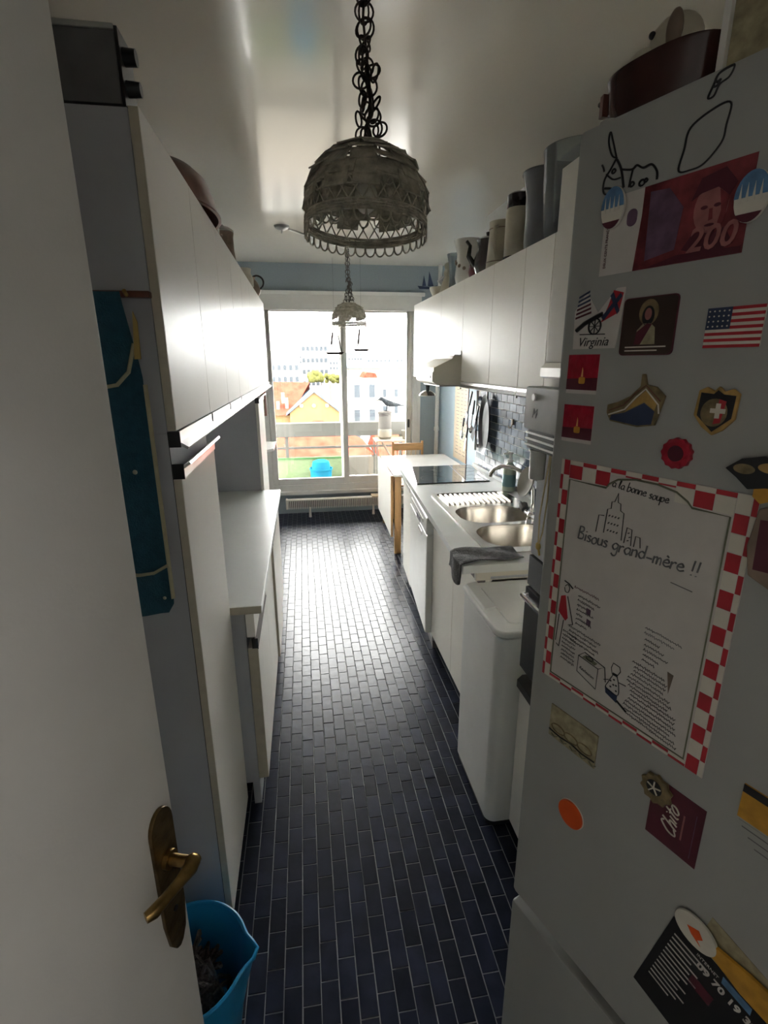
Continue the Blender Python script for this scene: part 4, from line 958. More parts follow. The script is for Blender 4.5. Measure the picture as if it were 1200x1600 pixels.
HW['è'] = (.85, HW['e'][1]+[[(.3, 1.5), (.55, 1.3)]]); HW['à'] = (.95, HW['a'][1]+[[(.35, 1.6), (.6, 1.35)]])
def handwrite(name, txt, x, z, width, xh, m, parent, y, ang=0., w2=.0007, slant=.15):
    tot = sum(HW[c][0] for c in txt); k = width/tot; mb = MB(); px_ = 0.
    for c in txt:
        dz = random.uniform(-.08, .08)*xh
        for st_ in HW[c][1]:
            pts = [((px_+p[0])*k+slant*p[1]*xh, p[1]*xh+dz) for p in st_]
            pts = [(x+q[0]*math.cos(ang)-q[1]*math.sin(ang), y, z+q[0]*math.sin(ang)+q[1]*math.cos(ang)) for q in (curve(pts, 5) if len(pts) > 2 else pts)]
            mb.tube(pts, w2, 4)
        px_ += HW[c][0]
    return mb.build(name, m, parent, smooth=60)
T0, T1, Z0, Z1 = .0235, .276, 1.1435, 1.490
wb = fz('recipe_board', 'magnetic memo board with red checked border and handwriting', 'board', (T0+T1)/2, (Z0+Z1)/2, -.0001)
hw, hh = (T1-T0)/2, (Z1-Z0)/2; TH = .0016
slabm(MB(), [(-hw, -hh), (hw, -hh), (hw, hh), (-hw, hh)], -TH, 0).build('backing', 'paper_white', wb)
bwd = .021; ch = .0215
def chk(x0, x1, z0, z1, rd): slabm(MB(), [(x0+.0003, z0+.0003), (x1-.0003, z0+.0003), (x1-.0003, z1-.0003), (x0+.0003, z1-.0003)], -TH-.0003, -TH).build('red_check' if rd else 'white_check', 'red' if rd else 'cream', wb)
nz = 16; cz = 2*hh/nz
for k in range(nz):
    z = -hh+k*cz
    chk(hw-bwd, hw-.006, z, z+cz, k % 2 == 0); chk(hw-.006, hw, z, z+cz, k % 2 == 1)
    chk(-hw, -hw+.005, z, z+cz, k % 2 == 0); chk(-hw+.005, -hw+.015, z, z+cz, k % 2 == 1)
nxk = 10; cxk = (2*hw-bwd-.015)/nxk
for k in range(nxk):
    x = -hw+.015+k*cxk
    chk(x, x+cxk, hh-.006, hh, k % 2 == 1); chk(x, x+cxk, hh-.025 if k not in (3, 4, 5, 6) else hh-.0085, hh-.006, k % 2 == 0)
    chk(x, x+cxk, -hh, -hh+.004, k % 2 == 1); chk(x, x+cxk, -hh+.004, -hh+.0085, k % 2 == 0)
ln = [(-hw+.017, -hh+.011), (hw-.024, -hh+.010), (hw-.024, hh-.027), (.062, hh-.027), (.056, hh-.021), (.042, hh-.013), (.018, hh-.0085), (-.010, hh-.0085), (-.034, hh-.013), (-.046, hh-.021), (-.050, hh-.027), (-hw+.017, hh-.027)]
stroke('border_line', ln, .0013, 'olive', wb, -TH-.0006, True)
yT = -TH-.0003
handwrite('heading', 'à la bonne soupe', -.0424, .1500, .077, .0056, 'marker_black', wb, yT-.0002, -.07, .0006)
handwrite('message', 'Bisous grand-mère !!', -.086, .0660, .168, .0092, 'grey_metal', wb, yT-.0002, .02, .0011)
stroke('underline', [(.052, .052), (.078, .050)], .0006, 'grey_metal', wb, yT-.0002)
# skyline sketch
def sk_(pts, c='marker_black', w2=.0006): return stroke('sketch_line', pts, w2, c, wb, yT-.0002)
sk_([(-.046, .086), (-.044, .119), (-.039, .121), (-.039, .130), (-.035, .131), (-.031, .143), (-.030, .131), (-.026, .130), (-.025, .121), (-.020, .119), (-.019, .083)])
sk_([(-.058, .084), (-.056, .108), (-.048, .109)]); sk_([(-.015, .081), (-.013, .102), (-.006, .101), (-.005, .080)]); sk_([(-.001, .080), (.0, .094), (.006, .094), (.008, .081)])
for k in range(12): sk_([(-.041+(k % 4)*.0045, .090+(k//4)*.010), (-.0395+(k % 4)*.0045, .092+(k//4)*.010)], w2=.0008)
for k in range(3): sk_([(-.011+(k % 2)*.002, .085+k*.005), (-.009+(k % 2)*.002, .086+k*.005)], w2=.0008)
# cook, cat, cooker
sk_(curve([(-.098, -.012), (-.094, -.008), (-.090, -.012), (-.092, -.020), (-.097, -.020), (-.099, -.014)])); sk_([(-.100, -.004), (-.092, -.006), (-.084, -.011)], w2=.001)
fpoly(wb, 'red_dress', [(-.104, -.030), (-.096, -.026), (-.088, -.060), (-.092, -.066), (-.106, -.056)], 'red', 1, TH)
sk_([(-.092, -.026), (-.078, -.066)]); sk_([(-.078, -.066), (-.086, -.070)]); sk_([(-.104, -.06), (-.106, -.105)]); sk_([(-.095, -.066), (-.099, -.112), (-.104, -.109)])
cx_ = [(-.062, -.108), (-.028, -.112), (-.028, -.145), (-.062, -.134)]
sk_(cx_+[cx_[0]]); sk_([(-.062, -.108), (-.052, -.098), (-.018, -.104), (-.028, -.112)]); sk_([(-.018, -.104), (-.014, -.125)])
fpoly(wb, 'cooker_top', [(-.056, -.1075), (-.034, -.110), (-.030, -.105), (-.050, -.1015)], 'olive', 1, TH); sk_(ellipse(-.043, -.104, .006, .003, 12))
lettering('oven_caption', 'Réalisation', .006, 'marker_black', (-.046, yT, -.128), (PI/2, .2, 0), wb, .2)
sk_([(-.008, -.098), (-.006, -.090), (.004, -.091), (.006, -.097), (.002, -.106), (-.006, -.106), (-.008, -.098)])
sk_(curve([(-.004, -.107), (-.010, -.122), (-.012, -.132), (.006, -.134), (.006, -.118), (.002, -.107)]))
fpoly(wb, 'collar', [(-.006, -.108), (.003, -.108), (.002, -.104), (-.005, -.104)], 'marker_black', 1, TH)
for a, b in ((-.007, -.118), (-.002, -.114), (.002, -.121), (-.006, -.127), (.003, -.129), (-.002, -.122)): fpoly(wb, 'spot', ellipse(a, b, .0016, .0013, 8), 'marker_black', 1, TH)
fpoly(wb, 'blue_shorts', [(-.014, -.131), (.006, -.135), (.006, -.146), (-.012, -.140)], 'navy', 2, TH); sk_([(.006, -.142), (.022, -.150)], w2=.0014)
sk_([(.005, -.114), (.016, -.113)]); sk_([(-.010, -.118), (-.017, -.122)])
for k in range(2): fpoly(wb, 'small_pot', [(-.054+k*.002-.004, -.030-k*.016), (-.047+k*.002-.004, -.031-k*.016), (-.047+k*.002-.004, -.040-k*.016), (-.054+k*.002-.004, -.039-k*.016)], 'note_violet', 1, TH)
fpoly(wb, 'carrot', [(.066, -.062), (.074, -.063), (.071, -.090)], 'stone_brown', 1, TH)
def scribble(x, z, L_, c='marker_black'):
    pts = []; k = 0; xx = x
    while xx < x+L_:
        pts.append((xx, z-.09*(xx-x)+random.uniform(.0004, .0021)*(1 if k % 2 else -1))); xx += random.uniform(.0011, .0020); k += 1
    if len(pts) > 1: stroke('handwriting_line', pts, .00058, c, wb, yT-.0001, n=3)
scribble(-.082, -.006, .042, 'wine')
for i, L_ in enumerate((.040, .030, .018, .030, .012, .030, .022)): scribble(-.074, -.017-i*.0072, L_*.95)
for i, L_ in enumerate((.055, .048, .052, .045)): scribble(-.084+i*.001, -.070-i*.0068, L_)
for i in range(8): scribble(-.094, -.082-i*.0064, .026)
scribble(.030, -.018, .048, 'grey_metal'); scribble(.030, -.025, .040, 'grey_metal')
for i, L_ in enumerate((.022, .030, .038, .024, .020)): scribble(.032, -.034-i*.0072, L_*.9)
for i in range(14): scribble(.020+.004*math.sin(i), -.072-i*.0061, random.uniform(.055, .076) if i > 3 else .045)
# the rest of the fridge door
pc_ = card('snack_photo_magnet', 'faded sepia picture magnet of pastries under the board', 'magnet', .049, .136, 1.044, 1.101, 'sepia', .002)
for k in range(3): stroke('pastry_outline', ellipse(-.026+k*.025, -.008, .013, .007, 16), .0011, 'khaki', pc_, -.0024, True)
stroke('shadow_edge', [(-.043, -.017), (-.02, -.019), (.0, -.016), (.02, -.019), (.043, -.017)], .0012, 'marker_black', pc_, -.0024)
for k in range(5): stroke('fringe', [(-.038+k*.018, -.022), (-.032+k*.018, -.026), (-.026+k*.018, -.022)], .0009, 'olive', pc_, -.0024)
og = fz('orange_magnet', 'plain round orange magnet on the fridge door', 'magnet', .1072, .9335, -.0001)
slabm(MB(), ellipse(0, 0, .0225, .0225, 32), -.005, 0).build('disc', 'orange', og, .0012)
slabm(MB(), ellipse(0, 0, .0235, .0235, 32), -.0012, 0).build('rim', 'cream', og)
cc = card('script_card', 'dark burgundy card with white script lettering', 'card', .222, .288, 1.014, 1.104, 'wine', .001)
handwrite('brand_script', 'Chito', .004, -.026, .046, .0095, 'cream', cc, -.0015, PI/2, .0011, .5)
fpoly(cc, 'underline', [(.010, -.020), (.012, -.020), (.012, .018), (.010, .018)], 'skin_note', 1, .001)
fpoly(cc, 'side_print', [(.024, -.036), (.0248, -.036), (.0248, .030), (.024, .030)], 'note_violet', 1, .001)
wl = fz('wheel_magnet', 'brown ship wheel magnet pinning the burgundy card', 'magnet', .2285, 1.088, -.0014)
slabm(MB(), [((.0185+.0035*(i % 2))*math.cos(2*PI*i/20), (.0185+.0035*(i % 2))*math.sin(2*PI*i/20)) for i in range(20)], -.005, 0).build('backing', 'khaki', wl, .001)
slabm(MB(), ellipse(-.002, .002, .0105, .0105), -.0054, -.005).build('hub_field', 'marker_black', wl)
for a in range(5): stroke('spoke', [(-.002+.0095*math.cos(a*2*PI/5+.3), .002+.0095*math.sin(a*2*PI/5+.3)), (-.002, .002)], .0011, 'cream', wl, -.0058)
yo = card('label_magnet', 'yellow and black label magnet on the fridge door', 'magnet', .318, .395, 1.128, 1.172, 'mustard', .002)
fpoly(yo, 'black_band', [(-.0385, .012), (.0385, .012), (.0385, .022), (-.0385, .022)], 'marker_black', 1, .002)
nt_ = card('note_strip', 'small white printed note below the yellow magnet', 'note', .320, .40, 1.090, 1.124, 'fridge_white', .0005)
for k in range(3): fpoly(nt_, 'print_line', [(-.036+k*.008, .010-k*.009), (.03, .010-k*.009), (.03, .0112-k*.009), (-.036+k*.008, .0112-k*.009)], 'grey_metal', 1, .0005)
dm = card('dark_clip', 'small black clip magnet near the fridge door edge', 'magnet', .352, .392, 1.235, 1.275, 'marker_black', .005)
fyr = fz('delivery_flyer', 'black delivery flyer with phone number at the fridge bottom', 'flyer', .345, .800, -.0001)
ft = bpy.data.objects.new('flyer_sheet_pivot', None)
bpy.data.objects.remove(ft)
fa = R(-12)
def rot2(p, a=fa): return (p[0]*math.cos(a)-p[1]*math.sin(a), p[0]*math.sin(a)+p[1]*math.cos(a))
def fy(name, poly, m, lay): return slabm(MB(), [rot2(p) for p in poly], -.0006-.0003*lay, -.0006-.0003*(lay-1)).build(name, m, fyr)
fy('back_sheet', [(-.06, -.05), (.07, -.05), (.07, .150), (-.062, .160)], 'sepia', 0)
fy('sheet', [(-.092, -.062), (.10, -.062), (.10, .105), (-.092, .105)], 'marker_black', 1)
for k in range(13): fy('small_print', [(-.082, .080-k*.0085), (-.036-(k*7 % 5)*.004, .080-k*.0085), (-.036-(k*7 % 5)*.004, .0825-k*.0085), (-.082, .0825-k*.0085)], 'paper_white', 2)
fy('red_block', [(-.046, .036), (-.018, .036), (-.018, .054), (-.046, .054)], 'wine', 2)
lettering('phone_number', '09 70 19 39', .0150, 'paper_white', (rot2((-.012, .077))[0], -.0016, rot2((-.012, .077))[1]), (PI/2, -fa, 0), fyr, 0, .0005)
lettering('net_line', 'INTERNET', .006, 'paper_white', (rot2((-.040, .090))[0], -.0016, rot2((-.040, .090))[1]), (PI/2, -fa, 0), fyr)
fy('blue_block', [(-.022, .088), (.012, .088), (.010, .099), (-.024, .099)], 'sky_blue', 2)
pizza = fz('spoon_magnet', 'spoon shaped magnet with pale bowl and yellow handle', 'magnet', .306, .934, -.0030)
slabm(MB(), [rot2(p, -.25) for p in ellipse(0, 0, .027, .021, 28)], -.005, 0).build('bowl', 'cream', pizza, .0015)
slabm(MB(), [rot2(p, -.12) for p in [(.022, -.010), (.06, -.020), (.11, -.022), (.12, .0), (.11, .020), (.06, .016), (.022, .008)]], -.0045, 0).build('handle', 'mustard', pizza, .001)
slabm(MB(), [rot2(p, -.25) for p in [(-.010, .0), (.002, .009), (.010, .002), (.006, -.006), (.012, -.010), (-.002, -.006)]], -.0054, -.005).build('mark', 'orange', pizza)

# things on the fridge
n_ = Vector((math.cos(FA), math.sin(FA))); d_ = Vector((math.sin(FA), -math.cos(FA)))
def onf(t_, dp, z=1.8945): p = FO+d_*t_+n_*dp; return (p.x, p.y, z)
rt = thing('roasting_pan', 'oval dark red enamel roasting pan on top of fridge', 'pan', onf(.062, .070, 1.8955), FROT)
vs = []; fs = []; N = 40
pr_ = [(.70, 0), (.86, .004), (.97, .03), (1.0, .072), (1.03, .078), (1.03, .082), (.98, .080), (.93, .03), (.6, .012)]
for s_, z_ in pr_:
    for i in range(N):
        a = 2*PI*i/N; c_, s2 = math.cos(a), math.sin(a)
        vs.append((.068*s_*math.copysign(abs(c_)**.8, c_), .046*s_*math.copysign(abs(s2)**.8, s2), z_*.68))
for j in range(len(pr_)-1):
    for i in range(N): fs.append((j*N+i, j*N+(i+1) % N, (j+1)*N+(i+1) % N, (j+1)*N+i))
fs += [tuple(range(N-1, -1, -1)), tuple(range((len(pr_)-1)*N, len(pr_)*N))]
MB().add(vs, fs).build('dish', 'enamel_brown', rt)
MB().tube([(-.066, -.02, .042), (-.078, -.018, .042), (-.080, .018, .042), (-.066, .02, .042)], .0035, 8).build('handle', 'ceramic_dark', rt)
MB().prism([(-.072, -.026), (-.064, -.030), (-.060, -.016), (-.068, -.012)], .022, .046).build('lug', 'copper', rt)
dg = thing('dog_figurine', 'pale spotted china dog head peering over roasting pan', 'figurine', onf(.0, .165, 1.8960), FROT); dg.scale = (1.12,)*3
MB().ball((0, 0, .115), (.030, .026, .026)).ball((-.030, -.010, .104), (.022, .016, .014)).ball((.012, 0, .05), (.024, .024, .052)).build('head', 'stoneware', dg, smooth=80)
MB().ball((-.016, -.022, .122), .004).build('eye', 'marker_black', dg)
MB().ball((-.051, -.012, .102), .005).build('nose', 'ceramic_white', dg)
MB().ball((.012, -.022, .116), (.010, .006, .020)).build('ear', 'stone_brown', dg)
bxk = thing('storage_box', 'tan cardboard box with white edge on top of fridge', 'box', onf(.252, .19), FROT)
MB().box(-.105, .14, -.15, .12, 0, .30).build('carton', 'sepia', bxk, .002)
MB().box(-.112, -.105, -.155, .12, 0, .30).build('white_flap', 'ceramic_white', bxk)

# ================================================================== FAR END
# gate-leg table
tb = thing('gateleg_table', 'wooden drop leaf table with white top in front of window', 'table')
ZT = .712
tx0, tx1, ty0, ty1 = .735, 1.425, 4.165, 5.10
MB().prism([(tx0-.005, ty0), (tx1, ty0), (tx1, ty1), (tx0+.03, ty1)], ZT-.018, ZT).build('top', 'ceramic_white', tb, .002)
MB().prism([(tx0+.0, ty0-.02), (tx0+.022, ty0-.015), (tx0+.022, ty0-.0005), (tx0+.0, ty0-.0005)], ZT-.018, ZT).v
box('frame_end', 'wood_upright', (tx0+.002, tx0+.060, ty0-.012, ty0+.018, 0, ZT-.020), tb, .002)
box('frame_end', 'wood_upright', (tx1-.07, tx1-.01, ty0, ty0+.025, 0, ZT-.020), tb, .002)
box('frame_end', 'wood_upright', (tx0+.04, tx0+.10, ty1-.03, ty1-.005, 0, ZT-.020), tb, .002)
box('apron_rail', 'wood', (tx0+.01, tx0+.03, ty0+.02, ty1-.03, .55, ZT-.020), tb)
lf = MB().prism([(tx0-.030, ty0-.005), (tx0-.012, ty0-.005), (tx0+.012, ty1), (tx0-.006, ty1)], .16, ZT-.008).build('drop_leaf', 'laminate', tb, .002)
MB().prism([(tx0-.031, ty0-.0065), (tx0-.011, ty0-.0065), (tx0-.011, ty0-.005), (tx0-.031, ty0-.005)], .16, ZT-.008).build('leaf_edge', 'wood_upright', lf)
# wooden folding chair
ch_ = thing('folding_chair', 'slatted wooden folding chair tucked behind the white table', 'chair', (0, 0, 0))
cy = 5.20
for x in (.905, 1.215):
    MB().tube([(x, cy, .0), (x, cy-.01, .42), (x, cy, .84)], .013, 8).build('back_post', 'wood_upright', ch_)
    MB().tube([(x, cy-.36, .0), (x, cy-.10, .44)], .013, 8).build('leg', 'wood_upright', ch_)
MB().box(.895, 1.225, cy-.012, cy+.008, .745, .82).build('top_rail', 'wood', ch_, .004)
for k in range(5): MB().box(.90, 1.22, cy-.085-k*.066, cy-.03-k*.066, .44, .455).build('seat_slat', 'wood', ch_, .002)
for k in range(5): MB().tube([(.95+k*.05, cy, .75), (.93+k*.05, cy+.01, .46)], .006, 6).build('back_spindle', 'wood_pale', ch_)
# radiator
rd = thing('radiator', 'low finned cream radiator on short feet under the window', 'radiator', (0, 5.42, 0))
MB().box(-.235, 1.15, -.035, .035, .195, .207).build('top_plate', 'radiator', rd, .002)
MB().box(-.235, -.215, -.04, .04, .105, .212).build('end_cap', 'radiator', rd, .004)
MB().box(-.215, 1.15, .012, .030, .11, .19).build('dark_gap_plate', 'alu_dark', rd)  # dark plate added behind the fins so their gaps look shaded
fin = MB().box(-.0040, .0040, -.036, .034, .104, .195).build('fin', 'radiator', rd); k = 0
for i in range(68):
    x = -.205+i*.0198
    o = fin if i == 0 else fin.copy()
    if i: C.objects.link(o); o.parent = rd
    o.location = (x, 0, 0)
for x in (.02, .72): MB().cyl((x, 0, 0), (x, 0, .11), .016, .009, 10).build('foot', 'radiator', rd)
t = thing('wooden_board', 'pale wooden board lying on the radiator end', 'board', (.86, 5.42, .208))
MB().box(-.16, .16, -.055, .06, 0, .014).build('plank', 'wood_pale', t, .003)
MB().box(-.16, -.14, -.055, .06, -.0, .0145).build('end_batten', 'wood_pale', t)
# hanging boats in the window
for k, (x, z, s_, lb) in enumerate(((.335, 1.715, 1.0, 'thin hanging tray ornament left of the window mullion'), (.60, 1.745, .9, 'thin hanging boat ornament right of the window mullion'))):
    t = thing('hanging_ornament', lb, 'ornament', (x, 5.30, z), group='hanging window ornaments')
    MB().prism([(-.090*s_, .014), (-.07*s_, -.008), (.07*s_, -.008), (.090*s_, .014)], -.02, .02, 'y').build('tray', 'ornament_dark', t, .002)
    zc = CEIL-z
    for dx in (-.05, -.035, .07): MB().tube([(dx*s_, 0, .006), (dx*.4*s_, 0, .20)], .0055, 6).build('string', 'ornament_dark', t)
    MB().tube([(-.02*s_, 0, .20), (.028*s_, 0, .20)], .003, 6).tube([(0, 0, .2), (0, 0, zc)], .0008, 4).build('thread', 'ornament_dark', t)

# ------------------------------------------------------------------ wicker lamps
def lamp(lb):
    L = thing('pendant_lamp', lb, 'lamp', group='wicker pendant lamps')
    for ri, (r1, z1) in enumerate([(.078, .166), (.104, .148), (.126, .122), (.141, .094), (.151, .066)]):
        nn = (10, 13, 15, 17, 18)[ri]
        for i in range(nn):
            if ri == 4 and (i*7) % 5 < 2: continue
            a = 2*PI*(i+.5*(ri % 2))/nn+random.uniform(-.06, .06); wd = 2*PI*r1/nn*.58; hh_ = random.uniform(.019, .026)
            tl = (.30, .55, .82, 1.05, 1.3)[ri]+random.uniform(-.22, .12)
            c_ = Vector(((r1+random.uniform(-.003, .005))*math.cos(a), (r1+random.uniform(-.003, .005))*math.sin(a), z1)); tx = Vector((-math.sin(a), math.cos(a), random.uniform(-.08, .08))).normalized(); rd_ = Vector((math.cos(a), math.sin(a), 0))
            dn = rd_*math.cos(tl)-Vector((0, 0, 1))*math.sin(tl); nrm = tx.cross(dn)*-1
            vs = []
            for q in (-1, 1):
                for (i2, j2) in ((-1, -1), (1, -1), (1, 1), (-1, 1)): vs.append(c_+tx*(wd*i2)+dn*(hh_*j2)+nrm*(.0018*q))
            MB().add(vs, [(3, 2, 1, 0), (4, 5, 6, 7), (0, 1, 5, 4), (1, 2, 6, 5), (2, 3, 7, 6), (3, 0, 4, 7)]).build('wicker_plate', 'wicker', L, smooth=0)
    fr = MB()
    for r1, z1, th in ((.150, .072, .0035), (.1525, .020, .0035), (.153, .013, .003), (.1535, .007, .003), (.153, .001, .0035), (.062, .178, .004), (.055, .172, .003)): fr.ring((0, 0, z1), r1, th, n=40, k=6)
    fr.build('hoop', 'wicker', L)
    la = MB()
    for s_ in (-1, 1):
        for i in range(30):
            a = 2*PI*i/30
            la.tube([((.1515-.0005*q)*math.cos(a+s_*.22*q/3), (.1515-.0005*q)*math.sin(a+s_*.22*q/3), .020+.052*q/3) for q in range(4)], .0019, 5)
    tag(la.build('lattice_band', 'wicker', L), kind='stuff')
    in_ = MB()
    for i in range(22):
        a = 2*PI*i/22; in_.ring((.149*math.cos(a), .149*math.sin(a), .064), .013, .002, (math.cos(a), math.sin(a), .2), 14, 5)
    for i in range(60):
        a = 2*PI*i/60; in_.tube([(.153*math.cos(a), .153*math.sin(a), .0), (.1525*math.cos(a+.05), .1525*math.sin(a+.05), .021)], .0026, 5)
    tag(in_.build('woven_rings', 'wicker', L), kind='stuff')
    for i in range(34):
        a = 2*PI*i/34; a2 = 2*PI*(i+1)/34
        MB().tube([(.153*math.cos(a+(a2-a)*(.5-.5*math.cos(PI*q/8))), .153*math.sin(a+(a2-a)*(.5-.5*math.cos(PI*q/8))), -.024*math.sin(PI*q/8)**.75-.0) for q in range(9)], .0024, 5).build('rim_loop', 'wicker', L)
    MB().ball((0, 0, .075), (.03, .03, .038)).build('bulb', 'bulb', L)
    MB().cyl((0, 0, .105), (0, 0, .165), .020, n=14).build('socket', 'grey_metal', L)
    cr = MB()
    for a in (0, PI/2): cr.tube([(-.06*math.cos(a), -.06*math.sin(a), .174), (0, 0, .172), (.06*math.cos(a), .06*math.sin(a), .174)], .003, 6)
    cr.build('cross_bar', 'wicker', L)
    MB().tube([(0, 0, .165), (.01, .0, .30), (-.012, 0, .45), (-.004, 0, .628)], .0032, 6).build('cable', 'wicker_dark', L)
    rng = random.Random(3)
    z = .190; k = 0
    while z < .63:
        low = z < .40
        for q in range(5 if z < .30 else (4 if low else 2)):
            rad = .019 if low else .021
            off = (.034 if low else .006)*(1-(z-.19)/.5)
            MB().ring((rng.uniform(-off, off)-.03*(z-.19), rng.uniform(-off, off), z), rad, .0026, (rng.uniform(-1, 1), rng.uniform(-1, 1), rng.uniform(-.25, .25)), 18, 6, rng.uniform(.8, 1.1)).build('chain_ring', 'wicker_dark', L)
        z += .030 if low else .033
    return L
l1 = lamp('wicker pendant lamp with bare bulb hanging on ring chain over the tiled corridor'); l1.location = (.178, 1.43, 1.945); l1.rotation_euler = (R(-3), R(3), R(20))
l2 = copy_tree(l1); l2.location = (.442, 4.85, 1.955); l2.rotation_euler = (0, 0, R(70))
l2['label'] = 'wicker pendant lamp hanging on ring chain in front of the window'
t = thing('ceiling_rose', 'oval metal ceiling rose with white cable channel to the window lamp', 'ceiling rose', (-.094, 4.186, CEIL))
MB().lathe([(0, -.03), (.02, -.03), (.05, -.014), (.056, 0)], n=28).build('cup', 'pewter', t)
MB().cyl((0, 0, -.03), (0, 0, -.05), .006).build('screw', 'pewter', t)
MB().tube([(.05, .07, -.007), (.531, .66, -.007)], .007, 8).build('cable_channel', 'pipe_white', t)
t = thing('ceiling_hook', 'small hook in the ceiling holding the corridor lamp', 'hook', (.165, 1.43, CEIL))
MB().tube([(0, 0, 0), (0, 0, -.012), (.008, 0, -.02), (0, 0, -.028), (-.006, 0, -.022)], .002, 6).cyl((0, 0, 0), (0, 0, -.006), .012).build('hook', 'wicker_dark', t)

# ================================================================== BALCONY
struct(box('floor_balcony', 'concrete', (-2.2, 3.2, YB+.12, 6.75, -.25, -.06)))
rl = thing('balcony_railing', 'grey balcony railing with broad top beam and green windbreak', 'railing', (0, 6.60, 0))
MB().box(-2.2, 3.2, -.06, .06, .725, .90).build('top_beam', 'rail_paint', rl, .01)
MB().box(-2.2, 3.2, -.02, .02, .565, .595).build('mid_rail', 'rail_paint', rl, .004)
MB().box(-2.2, 3.2, -.02, .02, .04, .07).build('bottom_rail', 'rail_paint', rl, .004)
for x in (-1.5, -.23, 1.25, 2.6): MB().box(x-.022, x+.022, -.022, .022, -.06, .725).build('post', 'rail_paint', rl, .003)
MB().box(-1.6, .52, -.035, -.030, -.04, .45).build('green_windbreak', 'green_mesh_panel', rl)
MB().box(-1.6, .52, -.042, -.028, .435, .46).build('windbreak_hem', 'mesh_green', rl)
MB().box(.54, 2.6, -.035, -.025, .0, .45).build('pale_panel', 'facade_cream', rl)
for k in range(26): MB().cyl((-1.55+k*.08, -.03, -.03), (-1.55+k*.08, -.03, .44), .003, n=6).build('windbreak_rod', 'mesh_green', rl)
t = thing('storage_tub', 'bright blue round plastic tub on the balcony floor', 'tub', (.185, 6.36, -.058)); t.scale = (1, 1, 1.30)
MB().lathe([(0, 0), (.115, 0), (.135, .30), (.145, .305), (.145, .32), (.132, .32), (.112, .02), (0, .012)], n=36).build('shell', 'tub_blue', t)
MB().lathe([(.12, .29), (.11, .36), (.10, .385), (.05, .40), (0, .39)], n=30).build('heaped_bag', 'tub_blue', t)
for k, (x, y, r, h, lb) in enumerate(((-.17, 6.30, .11, .22, 'grey round planter beside the green windbreak'), (.45, 6.42, .10, .20, 'grey round planter to one side of the blue tub'))):
    t = thing('planter', lb, 'planter', (x, y, -.058), group='grey balcony planters')
    MB().lathe([(0, 0), (r*.8, 0), (r, h), (r*1.05, h), (r*1.05, h+.015), (r*.92, h+.015), (r*.9, h-.03), (0, h-.03)], n=28).build('pot', 'pot_grey', t)
    MB().lathe([(0, h-.028), (r*.9, h-.028)], n=24).build('soil', 'trunk', t)
# plant stand with jar and crow
t = thing('plant_stand', 'pale metal stand holding the stoneware jar on the balcony', 'stand', (1.05, 6.35, 0))
MB().box(-.19, .42, -.16, .16, .685, .705).build('shelf', 'balcony_wood', t, .004)
for x, y in ((-.17, -.14), (-.17, .14), (.40, -.14), (.40, .14)): MB().cyl((x, y, -.06), (x, y, .685), .009, n=10).build('leg', 'rail_paint', t)
MB().box(-.17, .40, -.145, -.135, .42, .44).build('rail', 'rail_paint', t)
MB().tube([(-.10, -.12, .68), (.12, -.12, .30)], .016, 8).tube([(.16, -.12, .30), (.30, -.12, .68)], .014, 8).build('brace', 'balcony_wood', t)
t = thing('stoneware_jar', 'tall grey and cream stoneware jar under the crow figure', 'jar', (1.0, 6.35, .7052))
MB().lathe([(0, 0), (.065, 0), (.088, .03), (.088, .10), (.078, .13)], n=32).build('lower_pot', 'jar_cream', t)
MB().lathe([(.078, .13), (.082, .135), (.082, .30), (.07, .32)], n=32).build('upper_jar', 'jar_grey', t)
MB().lathe([(.088, .312), (.088, .335), (.07, .345), (0, .345)], n=32).build('lid', 'jar_grey', t)
t = thing('crow_figure', 'dark crow statue standing on the stoneware jar', 'crow', (1.02, 6.35, 1.0505))
bdy = MB()
def loft(mb, secs, n=14):
    vs = []; fs = []
    for (c, rx_, rz_) in secs:
        for i in range(n): a = 2*PI*i/n; vs.append((c[0], c[1]+rx_*math.cos(a), c[2]+rz_*math.sin(a)))
    for j in range(len(secs)-1):
        for i in range(n): fs.append((j*n+i, j*n+(i+1) % n, (j+1)*n+(i+1) % n, (j+1)*n+i))
    fs += [tuple(range(n-1, -1, -1)), tuple(range((len(secs)-1)*n, len(secs)*n))]
    return mb.add(vs, fs)
loft(bdy, [((-.125, 0, .128), .002, .002), ((-.098, 0, .140), .007, .007), ((-.085, 0, .146), .018, .016), ((-.066, 0, .150), .023, .024), ((-.045, 0, .136), .026, .030), ((-.01, 0, .108), .038, .040), ((.04, 0, .090), .040, .038), ((.09, 0, .078), .030, .026), ((.14, 0, .072), .020, .014), ((.20, 0, .066), .016, .007), ((.235, 0, .064), .010, .004)])
bdy.build('body', 'crow', t, smooth=80)
for s_ in (-1, 1):
    w2 = MB(); loft(w2, [((-.03, s_*.028, .118), .008, .020), ((.03, s_*.037, .104), .009, .028), ((.10, s_*.028, .088), .008, .018), ((.175, s_*.014, .076), .005, .007)]); w2.build('wing', 'crow', t, smooth=80)
    MB().tube([(.01, s_*.018, .075), (.006, s_*.018, .03), (.0, s_*.018, .004), (-.025, s_*.018, .003)], .004, 6).tube([(0, s_*.018, .004), (.02, s_*.018, .003)], .003, 6).build('leg', 'crow', t)
for k, (x, y, m_) in enumerate(((1.27, 6.29, 'jar_cream'), (1.40, 6.43, 'terracotta'))):
    t = thing('flower_pot', ['cream pot on the balcony stand', 'brown pot behind the cream one on the stand'][k], 'pot', (x, y, .7052))
    MB().lathe([(0, 0), (.05, 0), (.068, .09), (.072, .09), (.072, .11), (.062, .11), (.06, .08), (0, .08)], n=26).build('pot', m_, t)
